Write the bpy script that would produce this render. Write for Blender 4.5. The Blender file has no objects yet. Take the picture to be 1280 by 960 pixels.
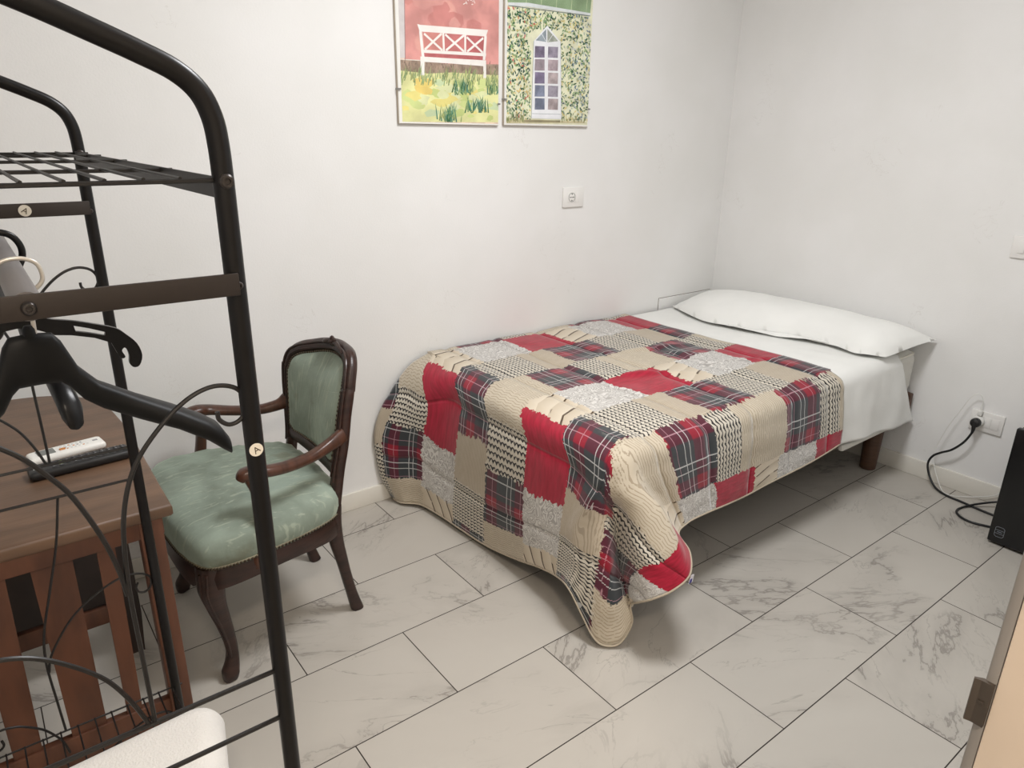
import bpy, bmesh, math, random
from mathutils import Vector, Matrix, noise as mn
random.seed(7)
SC = bpy.context.scene
COL = SC.collection
PI = math.pi

# ------------------------------------------------------------------ colour / materials
def lin(c):
    r = []
    for v in c[:3]:
        v = v / 255.0
        r.append(v / 12.92 if v <= 0.04045 else ((v + 0.055) / 1.055) ** 2.4)
    return (r[0], r[1], r[2], 1.0)

class Ex:
    """tiny expression wrapper round shader math nodes"""
    nt = None
    def __init__(s, v): s.v = v
    @staticmethod
    def m(op, *a):
        n = Ex.nt.nodes.new('ShaderNodeMath'); n.operation = op
        for i, x in enumerate(a):
            x = x.v if isinstance(x, Ex) else x
            if isinstance(x, (int, float)): n.inputs[i].default_value = x
            else: Ex.nt.links.new(x, n.inputs[i])
        return Ex(n.outputs[0])
    def __add__(s, o): return Ex.m('ADD', s, o)
    __radd__ = __add__
    def __sub__(s, o): return Ex.m('SUBTRACT', s, o)
    def __rsub__(s, o): return Ex.m('SUBTRACT', o, s)
    def __mul__(s, o): return Ex.m('MULTIPLY', s, o)
    __rmul__ = __mul__
    def __truediv__(s, o): return Ex.m('DIVIDE', s, o)
    def fract(s): return Ex.m('FRACT', s)
    def floor(s): return Ex.m('FLOOR', s)
    def abs(s): return Ex.m('ABSOLUTE', s)
    def lt(s, o): return Ex.m('LESS_THAN', s, o)
    def gt(s, o): return Ex.m('GREATER_THAN', s, o)
    def mod(s, o): return Ex.m('FLOORED_MODULO', s, o)
    def min(s, o): return Ex.m('MINIMUM', s, o)
    def max(s, o): return Ex.m('MAXIMUM', s, o)
    def sin(s): return Ex.m('SINE', s)
    def step(s, a, b):
        n = Ex.nt.nodes.new('ShaderNodeMapRange'); n.interpolation_type = 'SMOOTHSTEP'
        Ex.nt.links.new(s.v, n.inputs['Value'])
        n.inputs['From Min'].default_value = a; n.inputs['From Max'].default_value = b
        return Ex(n.outputs['Result'])

def comb(x, y, z=0.0):
    n = Ex.nt.nodes.new('ShaderNodeCombineXYZ')
    for i, a in enumerate((x, y, z)):
        a = a.v if isinstance(a, Ex) else a
        if isinstance(a, (int, float)): n.inputs[i].default_value = a
        else: Ex.nt.links.new(a, n.inputs[i])
    return n.outputs[0]
def noise(vec, scale, detail=2.0, dist=0.0, rough=0.5):
    n = Ex.nt.nodes.new('ShaderNodeTexNoise')
    if vec is not None: Ex.nt.links.new(vec, n.inputs['Vector'])
    n.inputs['Scale'].default_value = scale; n.inputs['Detail'].default_value = detail
    n.inputs['Distortion'].default_value = dist; n.inputs['Roughness'].default_value = rough
    return Ex(n.outputs['Fac'])
def mixc(fac, a, b):
    n = Ex.nt.nodes.new('ShaderNodeMix'); n.data_type = 'RGBA'
    for nm, x in (('Factor', fac), ('A', a), ('B', b)):
        sock = [i for i in n.inputs if i.name == nm and (i.type == 'RGBA' or nm == 'Factor' and i.type == 'VALUE')][0]
        x = x.v if isinstance(x, Ex) else x
        if isinstance(x, (int, float)): sock.default_value = x
        elif isinstance(x, tuple): sock.default_value = x
        else: Ex.nt.links.new(x, sock)
    return [o for o in n.outputs if o.type == 'RGBA'][0]
def bump(h, strength=0.3, dist=0.01):
    n = Ex.nt.nodes.new('ShaderNodeBump'); n.inputs['Strength'].default_value = strength
    n.inputs['Distance'].default_value = dist
    Ex.nt.links.new(h.v if isinstance(h, Ex) else h, n.inputs['Height'])
    return n.outputs[0]

def begin(name):
    m = bpy.data.materials.new(name); m.use_nodes = True
    Ex.nt = m.node_tree
    return m, m.node_tree.nodes['Principled BSDF']
def setc(b, sock, v):
    if isinstance(v, Ex): v = v.v
    if isinstance(v, (int, float, tuple)): b.inputs[sock].default_value = v
    else: Ex.nt.links.new(v, b.inputs[sock])
def opos(kind='Object'):
    n = Ex.nt.nodes.new('ShaderNodeTexCoord'); return n.outputs[kind]
def sepv(vec):
    n = Ex.nt.nodes.new('ShaderNodeSeparateXYZ'); Ex.nt.links.new(vec, n.inputs[0])
    return Ex(n.outputs[0]), Ex(n.outputs[1]), Ex(n.outputs[2])

def pbr(name, c, rough=0.5, metal=0.0, var=0.12, vscale=8.0, bmp=0.0, bscale=60.0, stretch=(1, 1, 1), sheen=0.0, spec=0.5, detail=3.0):
    m, b = begin(name)
    mp = Ex.nt.nodes.new('ShaderNodeMapping'); mp.inputs['Scale'].default_value = stretch
    Ex.nt.links.new(opos(), mp.inputs['Vector'])
    f = noise(mp.outputs[0], vscale, detail)
    base = lin(c); d = tuple(x * (1 - var) for x in base[:3]) + (1,); l = tuple(min(1, x * (1 + var)) for x in base[:3]) + (1,)
    setc(b, 'Base Color', mixc(f.step(0.3, 0.7), d, l))
    setc(b, 'Roughness', rough); setc(b, 'Metallic', metal); setc(b, 'Specular IOR Level', spec)
    if sheen: setc(b, 'Sheen Weight', sheen); setc(b, 'Sheen Roughness', 0.5)
    if bmp:
        f2 = noise(mp.outputs[0], bscale, 3.0)
        setc(b, 'Normal', bump(f2, bmp, 0.005))
    return m

# ------------------------------------------------------------------ mesh helpers
class MB:
    def __init__(s): s.v = []; s.f = []; s.mi = []; s.sm = []
    def add(s, vs, fs, mi=0, smooth=True):
        o = len(s.v); s.v += [tuple(v) for v in vs]
        for f in fs:
            s.f.append([i + o for i in f]); s.mi.append(mi); s.sm.append(smooth)
    def box(s, lo, hi, mi=0, bev=0.0, seg=2, M=None):
        bm = bmesh.new(); bmesh.ops.create_cube(bm, size=1.0)
        for v in bm.verts:
            v.co = Vector([(lo[i] + hi[i]) / 2 + v.co[i] * (hi[i] - lo[i]) for i in range(3)])
        if bev: bmesh.ops.bevel(bm, geom=bm.edges[:], offset=bev, segments=seg, affect='EDGES', profile=0.5)
        if M is not None: bmesh.ops.transform(bm, matrix=M, verts=bm.verts)
        bm.verts.index_update()
        s.add([v.co[:] for v in bm.verts], [[v.index for v in f.verts] for f in bm.faces], mi, bool(bev)); bm.free()
        return s
    def tube(s, path, r, n=10, mi=0, caps=True, closed=False, sq=None):
        P = [Vector(p) for p in path]; N = len(P)
        if not isinstance(r, (list, tuple)): r = [r] * N
        T = []
        for i in range(N):
            a = P[(i - 1) % N] if (closed or i > 0) else P[i]
            b = P[(i + 1) % N] if (closed or i < N - 1) else P[i]
            t = (b - a); T.append(t.normalized() if t.length > 1e-9 else Vector((0, 0, 1)))
        up = Vector((0, 0, 1)) if abs(T[0].z) < 0.9 else Vector((0, 1, 0))
        u = (up - T[0] * up.dot(T[0])).normalized()
        vs = []; fs = []
        for i in range(N):
            u = (u - T[i] * u.dot(T[i])).normalized(); w = T[i].cross(u)
            ri = r[i]; ra, rb = (ri if isinstance(ri, (list, tuple)) else (ri, ri))
            for k in range(n):
                a = 2 * PI * k / n; ca, sa = math.cos(a), math.sin(a)
                if sq:
                    e = 2.0 / sq
                    ca = math.copysign(abs(ca) ** e, ca); sa = math.copysign(abs(sa) ** e, sa)
                vs.append(P[i] + u * (ca * ra) + w * (sa * rb))
        R = N if closed else N - 1
        for i in range(R):
            for k in range(n):
                a = i * n + k; b = i * n + (k + 1) % n; j = ((i + 1) % N) * n
                fs.append([a, b, j + (k + 1) % n, j + k])
        if caps and not closed:
            fs.append(list(range(n))[::-1]); fs.append([(N - 1) * n + k for k in range(n)])
        s.add(vs, fs, mi); return s
    def lathe(s, prof, c, axis='z', n=20, mi=0):
        vs = []; fs = []
        for r, h in prof:
            for k in range(n):
                a = 2 * PI * k / n; p = (r * math.cos(a), r * math.sin(a), h)
                if axis == 'x': p = (h, p[0], p[1])
                if axis == 'y': p = (p[0], h, p[1])
                vs.append((c[0] + p[0], c[1] + p[1], c[2] + p[2]))
        for i in range(len(prof) - 1):
            for k in range(n):
                fs.append([i * n + k, i * n + (k + 1) % n, (i + 1) * n + (k + 1) % n, (i + 1) * n + k])
        fs.append(list(range(n))[::-1]); fs.append([(len(prof) - 1) * n + k for k in range(n)])
        s.add(vs, fs, mi); return s
    def prism(s, poly, d0, d1, plane='xz', mi=0, smooth=False):
        def pt(p, d):
            return (p[0], d, p[1]) if plane == 'xz' else (p[0], p[1], d) if plane == 'xy' else (d, p[0], p[1])
        n = len(poly)
        vs = [pt(p, d0) for p in poly] + [pt(p, d1) for p in poly]
        fs = [list(range(n)), [n + i for i in range(n)][::-1]] + [[i, (i + 1) % n, n + (i + 1) % n, n + i][::-1] for i in range(n)]
        s.add(vs, fs, mi, smooth); return s
    def loft(s, rings, mi=0, cap0=True, cap1=True, smooth=True):
        n = len(rings[0]); vs = [p for r in rings for p in r]; fs = []
        for i in range(len(rings) - 1):
            for k in range(n):
                fs.append([i * n + k, i * n + (k + 1) % n, (i + 1) * n + (k + 1) % n, (i + 1) * n + k])
        if cap0: fs.append(list(range(n))[::-1])
        if cap1: fs.append([(len(rings) - 1) * n + k for k in range(n)])
        s.add(vs, fs, mi, smooth); return s
    def grid(s, fn, nu, nv, mi=0):
        vs = [fn(i / (nu - 1), j / (nv - 1)) for i in range(nu) for j in range(nv)]
        fs = [[i * nv + j, (i + 1) * nv + j, (i + 1) * nv + j + 1, i * nv + j + 1] for i in range(nu - 1) for j in range(nv - 1)]
        s.add(vs, fs, mi); return s
    def build(s, name, mats, parent=None, recalc=True, weld=0.0, sharp=True):
        me = bpy.data.meshes.new(name); me.from_pydata(s.v, [], s.f)
        if not isinstance(mats, (list, tuple)): mats = [mats]
        for m in mats: me.materials.append(m)
        for p, mi, sm in zip(me.polygons, s.mi, s.sm): p.material_index = mi; p.use_smooth = sm
        if recalc or weld:
            bm = bmesh.new(); bm.from_mesh(me)
            if weld: bmesh.ops.remove_doubles(bm, verts=bm.verts, dist=weld)
            if recalc: bmesh.ops.recalc_face_normals(bm, faces=bm.faces)
            bm.to_mesh(me); bm.free()
        if any(s.sm) and sharp: 
            try: me.set_sharp_from_angle(angle=math.radians(42))
            except Exception: pass
        o = bpy.data.objects.new(name, me); COL.objects.link(o)
        if parent is not None:
            o.parent = parent
            o.matrix_parent_inverse = Matrix.Translation(parent.location).inverted()
        return o

def spline(pts, per=6, closed=False):
    P = [Vector(p) for p in pts]; n = len(P); out = []
    rng = n if closed else n - 1
    for i in range(rng):
        p0 = P[(i - 1) % n] if (closed or i > 0) else P[0] * 2 - P[1]
        p1 = P[i]; p2 = P[(i + 1) % n]
        p3 = P[(i + 2) % n] if (closed or i + 2 < n) else P[n - 1] * 2 - P[n - 2]
        for k in range(per):
            t = k / per
            out.append(0.5 * ((2 * p1) + (p2 - p0) * t + (2 * p0 - 5 * p1 + 4 * p2 - p3) * t * t + (3 * p1 - p0 - 3 * p2 + p3) * t ** 3))
    if not closed: out.append(P[-1])
    return out

def thing(name, label, cat, loc, group=None):
    o = bpy.data.objects.new(name, None); COL.objects.link(o); o.location = loc
    o.empty_display_size = 0.05
    o['label'] = label; o['category'] = cat
    if group: o['group'] = group
    return o
def tag(o, label, cat, group=None):
    o['label'] = label; o['category'] = cat
    if group: o['group'] = group
    return o
def struct(o): o['kind'] = 'structure'; return o

# ------------------------------------------------------------------ room materials
def wall_material():
    m, b = begin('white_wall_paint')
    p = opos()
    f = noise(p, 2.2, 4.0)
    c = mixc(f.step(0.35, 0.7), lin((233, 232, 229)), lin((238, 237, 235)))
    # a few rubbed grey scuffs low on the wall
    q = noise(p, 9.0, 5.0, 1.5); r = noise(p, 3.1, 1.0)
    c = mixc((q - 0.5).abs().lt(0.004) * r.gt(0.64) * 0.16, c, lin((170, 160, 148)))
    setc(b, 'Base Color', c); setc(b, 'Roughness', 0.75); setc(b, 'Specular IOR Level', 0.25)
    setc(b, 'Normal', bump(noise(p, 160.0, 3.0), 0.12, 0.003))
    return m
M_WALL = wall_material()
M_CEIL = pbr('ceiling_paint', (238, 236, 232), 0.8, var=0.02)
M_BASEB = pbr('white_skirting', (228, 224, 214), 0.45, var=0.03)

def floor_material():
    m, b = begin('marble_look_tile')
    x, y, z = sepv(opos())
    ry = (-0.171 - y) / 0.30164
    row = ry.floor(); fy = ry.fract()
    odd = row.mod(2.0)
    rx = (x + 0.2768 - (1.0 - odd) * 0.3) / 0.6
    colm = rx.floor(); fx = rx.fract()
    dx = fx.min(1.0 - fx) * 0.6; dy = fy.min(1.0 - fy) * 0.30164
    g = 1.0 - dx.min(dy).step(0.0011, 0.0019)
    wn = Ex.nt.nodes.new('ShaderNodeTexWhiteNoise'); wn.noise_dimensions = '2D'
    Ex.nt.links.new(comb(row, colm), wn.inputs['Vector'])
    r1, r2, r3 = sepv(wn.outputs['Color'])
    px = x + r1 * 37.0; py = y + r2 * 41.0
    flip = (r3.gt(0.5) * 2.0) - 1.0
    vx = (px * 0.85 + py * flip * 0.55) * 0.9; vy = (py * 0.85 - px * flip * 0.55) * 2.3
    v = comb(vx, vy, r3 * 9.0)
    n1 = noise(v, 1.25, 8.0, 0.5, 0.6)
    n2 = noise(v, 2.6, 6.0, 1.0, 0.6)
    msk = noise(comb(px, py, r1 * 5.0), 2.4, 2.0).step(0.44, 0.60)
    vein = (1.0 - (n1 - 0.5).abs().step(0.0, 0.016)) * msk
    vein2 = (1.0 - (n2 - 0.52).abs().step(0.0, 0.010)) * msk * 0.6
    cloud = (1.0 - (n1 - 0.5).abs().step(0.0, 0.12)) * msk * 0.22
    base = mixc(noise(v, 3.0, 3.0), lin((181, 175, 166)), lin((190, 185, 176)))
    c = mixc((vein.max(vein2) * 0.66).max(cloud * 0.7), base, lin((112, 106, 100)))
    c = mixc(g, c, lin((46, 38, 32)))
    setc(b, 'Base Color', c)
    setc(b, 'Roughness', (noise(v, 5.0) * 0.12 + 0.36) + g * 0.4)
    setc(b, 'Specular IOR Level', 0.35)
    setc(b, 'Normal', bump(1.0 - g, 0.25, 0.002))
    return m
M_FLOOR = floor_material()

XL, YF, ZC = -4.0, -2.236, 2.70     # left wall, doorway wall (room face), ceiling
YB = -2.36                           # corridor face of the doorway wall
XD0, XD1 = -3.72, -2.63              # doorway opening
HALL_Y = -3.9
mb = MB(); mb.box((XL - 0.1, HALL_Y, -0.08), (0.1, 0.1, 0.0)); struct(mb.build('floor', M_FLOOR))
mb = MB(); mb.box((XL - 0.1, HALL_Y, ZC), (0.1, 0.1, ZC + 0.08)); struct(mb.build('ceiling', M_CEIL))
mb = MB(); mb.box((XL - 0.1, 0.0, 0.0), (0.1, 0.1, ZC)); struct(mb.build('wall_back', M_WALL))
mb = MB(); mb.box((0.0, HALL_Y, 0.0), (0.1, 0.0, ZC)); struct(mb.build('wall_right', M_WALL))
mb = MB(); mb.box((XL - 0.1, HALL_Y, 0.0), (XL, 0.0, ZC)); struct(mb.build('wall_left', M_WALL))
mb = MB()
mb.box((XL, YB, 0.0), (XD0, YF, ZC)); mb.box((XD1 + 0.02, YB, 0.0), (0.0, YF, ZC)); mb.box((XD0, YB, 2.15), (XD1 + 0.02, YF, ZC))
struct(mb.build('wall_front', M_WALL))
mb = MB(); mb.box((XL - 0.1, HALL_Y - 0.1, 0.0), (0.1, HALL_Y, ZC)); struct(mb.build('wall_hall', M_WALL))
mb = MB(); mb.box((XL, -0.012, 0.0), (0.0, 0.0, 0.074), bev=0.003); struct(mb.build('baseboard_back', M_BASEB))
mb = MB(); mb.box((-0.012, YF, 0.0), (0.0, -0.012, 0.078), bev=0.003); struct(mb.build('baseboard_right', M_BASEB))

# door frame seen at the right edge: lining, grey rebate strip, strike plate
M_JAMB = pbr('beige_door_lining', (228, 211, 192), 0.55, var=0.03)
M_REBATE = pbr('grey_rebate_strip', (140, 136, 132), 0.5, var=0.05)
M_STRIKE = pbr('dull_steel_plate', (84, 76, 69), 0.4, 0.5, var=0.1)
y0 = (-2.2474, 1.0102)[0]; y1 = (-2.2388, 1.0036)[0]
d = bpy.data.objects.new('door_1', None); COL.objects.link(d); d.location = (XD1, y0, 0); struct(d)
mb = MB(); mb.box((XD1, YB - 0.14, 0.0), (XD1 + 0.05, y0, 2.1), bev=0.0015); struct(mb.build('door_lining', M_JAMB, d))
mb = MB(); mb.box((XD1 + 0.001, y0, 0.0), (XD1 + 0.05, y1, 2.1), bev=0.002); struct(mb.build('rebate_strip', M_REBATE, d))
mb = MB()
mb.prism([(XD1 - 0.0025, y0 + 0.001), (XD1 - 0.0025, y1 + 0.001), (XD1 - 0.004, y1 + 0.0055), (XD1 - 0.002, y1 + 0.0065), (XD1 + 0.002, y1 + 0.001), (XD1 + 0.002, y0 + 0.001)], 0.985, 1.026, 'xy')
mb.box((XD1 - 0.0035, y0 + 0.004, 1.006), (XD1 - 0.002, y1, 1.0085))
struct(mb.build('strike_plate', M_STRIKE, d))

# ------------------------------------------------------------------ lights
def area(name, loc, size, power, col, rot=(0, 0, 0), shape='DISK'):
    l = bpy.data.lights.new(name, 'AREA'); l.shape = shape; l.size = size; l.energy = power; l.color = col
    o = bpy.data.objects.new(name, l); COL.objects.link(o); o.location = loc; o.rotation_euler = rot
    return o
area('ceiling_lamp', (-1.86, -1.38, 2.56), 0.6, 37, (0.995, 1.0, 1.015))
area('hall_lamp', (-3.35, -3.0, 2.6), 0.35, 32, (1.0, 0.85, 0.70))
w = bpy.data.worlds.new('world'); SC.world = w; w.use_nodes = True
w.node_tree.nodes['Background'].inputs[0].default_value = (0.9, 0.95, 1, 1)
w.node_tree.nodes['Background'].inputs[1].default_value = 0.05

# ------------------------------------------------------------------ camera
cam_d = bpy.data.cameras.new('camera'); cam_d.sensor_fit = 'HORIZONTAL'; cam_d.sensor_width = 36.0
cam_d.lens = 885.66 / 1280 * 36.0; cam_d.clip_start = 0.02
cam = bpy.data.objects.new('camera', cam_d); COL.objects.link(cam)
pt, yw, rl = 0.34152, 0.65902, 0.01498
fw = Vector((math.sin(yw) * math.cos(pt), math.cos(yw) * math.cos(pt), -math.sin(pt)))
rt = Vector((math.cos(yw), -math.sin(yw), 0)); up = rt.cross(fw)
r2 = rt * math.cos(rl) + up * math.sin(rl); u2 = -rt * math.sin(rl) + up * math.cos(rl)
mw = Matrix((r2, u2, -fw)).transposed().to_4x4(); mw.translation = Vector((-3.20517, -2.3648, 1.42924))
cam.matrix_world = mw
SC.camera = cam
SC.view_settings.view_transform = 'Standard'; SC.view_settings.look = 'None'
SC.view_settings.gamma = 1.0; SC.view_settings.exposure = 0.0; SC.view_settings.use_curve_mapping = False

# ================================================================== BED
M_BROWN = pbr('brown_stained_wood', (84, 58, 42), 0.5, var=0.2, stretch=(1, 1, 6), vscale=14)
M_SHEET = pbr('white_sheet_cotton', (238, 238, 234), 0.85, var=0.02, bmp=0.12, bscale=35, sheen=0.15)
M_MATT = pbr('white_mattress_fabric', (222, 220, 212), 0.85, var=0.04, bmp=0.15, bscale=90)
M_PIPE = pbr('cream_piping', (236, 232, 220), 0.7, var=0.03)
bed = thing('bed', 'low single bed with brown legs and white mattress standing along the back wall', 'bed', (-0.95, -0.6, 0))
mb = MB()
mb.box((-1.86, -1.118, 0.255), (-0.018, -1.088, 0.365), bev=0.006); mb.box((-1.86, -0.055, 0.255), (-0.018, -0.025, 0.365), bev=0.006)
mb.box((-0.048, -1.133, 0.255), (-0.017, -0.028, 0.375), bev=0.006); mb.box((-1.865, -1.118, 0.255), (-1.835, -0.025, 0.365), bev=0.006)
for k in range(12): mb.box((-1.80 + k * 0.15, -1.1, 0.33), (-1.73 + k * 0.15, -0.04, 0.345))
mb.build('bed_frame', M_BROWN, bed)
for (x, y) in ((-0.105, -1.037), (-0.12, -0.13), (-1.73, -1.02), (-1.73, -0.13)):
    mb = MB(); mb.lathe([(0.030, 0.0), (0.034, 0.004), (0.042, 0.258), (0.042, 0.262)], (x, y, 0), n=24); mb.build('leg', M_BROWN, bed)
def rbox(lo, hi, r, n=6, k=10, sx=0.0):
    """rounded slab: loft of rounded-rect rings"""
    rings = []
    def ring(ins, z):
        out = []
        x0, x1, y0_, y1_ = lo[0] + ins, hi[0] - ins, lo[1] + ins, hi[1] - ins
        rr = max(r - ins, 0.006)
        for cx, cy, a0 in ((x1 - rr, y1_ - rr, 0), (x0 + rr, y1_ - rr, 90), (x0 + rr, y0_ + rr, 180), (x1 - rr, y0_ + rr, 270)):
            for q in range(k + 1):
                a = math.radians(a0 + 90 * q / k); out.append((cx + rr * math.cos(a), cy + rr * math.sin(a), z))
        return out
    h = min(r, (hi[2] - lo[2]) / 2)
    for q in range(n + 1):
        a = PI / 2 * q / n; rings.append(ring(r * (1 - math.sin(a)), lo[2] + h * (1 - math.cos(a))))
    for q in range(n + 1):
        a = PI / 2 * q / n; rings.append(ring(r * (1 - math.cos(a)), hi[2] - h * (1 - math.sin(a))))
    return rings
mb = MB(); mb.loft(rbox((-1.845, -1.12, 0.37), (-0.02, -0.02, 0.572), 0.045))
mat_o = mb.build('mattress', M_MATT, bed)
for z, ins in ((0.556, 0.012), (0.386, 0.012)):
    mb = MB(); pts = []
    for cx, cy, a0 in ((-0.065, -0.065, 0), (-1.80, -0.065, 90), (-1.80, -1.075, 180), (-0.065, -1.075, 270)):
        for q in range(7):
            a = math.radians(a0 + 15 * q); pts.append((cx + 0.036 * math.cos(a), cy + 0.036 * math.sin(a), z))
    mb.tube(pts, 0.005, 8, closed=True); mb.build('piping', M_PIPE, mat_o)
# the pad edge that shows below the sheet
mb = MB(); mb.box((-0.60, -1.145, 0.252), (-0.03, -1.119, 0.282), bev=0.01, seg=3); mb.build('base_trim', M_MATT, bed)

# ---- white top sheet
def n3(x, y, z=0.0): return mn.noise(Vector((x, y, z)))
def sheet_pt(a, b):
    # a: 0 at quilt side .. 1 at head ; b: arclength from the wall side over the near edge
    L = b * 1.45
    xh = -0.10 - 0.10 * math.exp(-((L - 1.06) / 0.10) ** 2)
    if L > 1.1: xh = -0.20 + (L - 1.1) / 0.33 * 0.165
    x = -0.735 + a * (xh + 0.735)
    wr = 0.0035 * n3(x * 5, L * 3, 3) + 0.002 * n3(x * 14, L * 9, 8)
    wr += 0.004 * max(0, 1 - abs((x + 0.45) - 0.25 * (L - 1.0)) / 0.05) * math.exp(-((L - 1.0) / 0.18) ** 2)
    top = 0.578
    if L < 1.055: return (x, -0.02 - L, top + wr + 0.003)
    A = (L - 1.055)
    rr = 0.055
    if A < rr * PI / 2:
        th = A / rr; return (x, -1.075 - (rr + wr) * math.sin(th), top - rr + (rr + wr) * math.cos(th) + 0.003)
    q = A - rr * PI / 2
    return (x + 0.02 * q * n3(x * 4, 9), -1.13 - 0.022 * q / 0.25 - wr * 1.6 - 0.005 * math.sin(x * 23) * q / 0.25, top - rr - q * (0.70 + 0.175 * a))
mb = MB(); mb.grid(sheet_pt, 70, 130)
sh = mb.build('bed_sheet', M_SHEET)
s = sh.modifiers.new('solid', 'SOLIDIFY'); s.thickness = 0.002; s.offset = 1
tag(sh, 'plain white sheet turned down over the mattress between quilt and pillow', 'sheet')

# ---- pillow
def bil(a, b, c4):
    return [(c4[0][i] * (1 - a) + c4[1][i] * a) * (1 - b) + (c4[2][i] * (1 - a) + c4[3][i] * a) * b for i in range(2)]
def pil_plan(a, b):
    # a: along the wall (0 far .. 1 near), b: 0 at the head wall .. 1 front
    far = (-0.02, -0.03); nearw = (-0.018, -1.175)
    fr = spline_front(a)
    w0 = (far[0] + (nearw[0] - far[0]) * a - 0.03 * math.sin(PI * a), far[1] + (nearw[1] - far[1]) * a)
    return (w0[0] + (fr[0] - w0[0]) * b, w0[1] + (fr[1] - w0[1]) * b)
FR = [Vector(p) for p in ((-0.36, -0.035), (-0.44, -0.20), (-0.475, -0.36), (-0.455, -0.49), (-0.415, -0.61), (-0.365, -0.76), (-0.365, -0.90), (-0.385, -1.00), (-0.385, -1.06), (-0.34, -1.125))]
FRS = [Vector((p.x, p.y)) for p in spline([(q_.x, q_.y, 0) for q_ in FR], 30)]
def spline_front(a):
    f = min(max(a, 0), 1) * (len(FRS) - 1); i = min(int(f), len(FRS) - 2); t = f - i
    return FRS[i] * (1 - t) + FRS[i + 1] * t
def pil_pt(sgn):
    def fn(a, b):
        x, y = pil_plan(a, b)
        ea = max(0.0, 1 - abs(2 * a - 1) ** (3.2 if a < 0.5 else 5.0)); eb = max(0.0, 1 - abs(2 * b - 1) ** 2.4)
        e = (ea ** 0.6) * (eb ** 0.55)
        lift = 0.02 * max(0, a - 0.75) / 0.25 * (1 - b)
        zb = 0.596 + 0.002 * a + 0.012 * (1 - b) + lift
        H = 0.120 - 0.026 * a
        wr = (0.006 * n3(x * 7, y * 5, 1) + 0.003 * n3(x * 16, y * 11, 4)) * min(1, e * 3)
        wr += 0.0025 * math.sin(a * 31 + b * 5) * max(0, 1 - e * 1.6) 
        z = zb + (H * e + wr if sgn > 0 else -0.012 * e)
        return (x, y, max(z, 0.5845))
    return fn
mb = MB(); mb.grid(pil_pt(1), 70, 40); mb.grid(pil_pt(-1), 70, 40)
pil = mb.build('pillow', M_SHEET, weld=0.0004, sharp=False)
tag(pil, 'wide white pillow in a loose pillowcase lying at the head of the bed', 'pillow')
def flap(a, b):
    t = 0.30 + 0.36 * a
    f = spline_front(t); g = spline_front(t + 0.01)
    nrm = Vector((f.y - g.y, g.x - f.x)).normalized() * -1
    if nrm.x > 0: nrm = -nrm
    q = f + Vector((nrm.x, nrm.y)) * (0.024 * b * math.sin(PI * min(1, a * 1.05)) ** 0.5) * 1.0
    return (q.x, q.y, 0.603 - 0.006 * b + 0.006 * math.sin(a * 9) * b + 0.004 * n3(a * 6, b))
mb = MB(); mb.grid(flap, 40, 5); fo = mb.build('pillowcase_flap', M_SHEET, pil)
s = fo.modifiers.new('solid', 'SOLIDIFY'); s.thickness = 0.002

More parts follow.
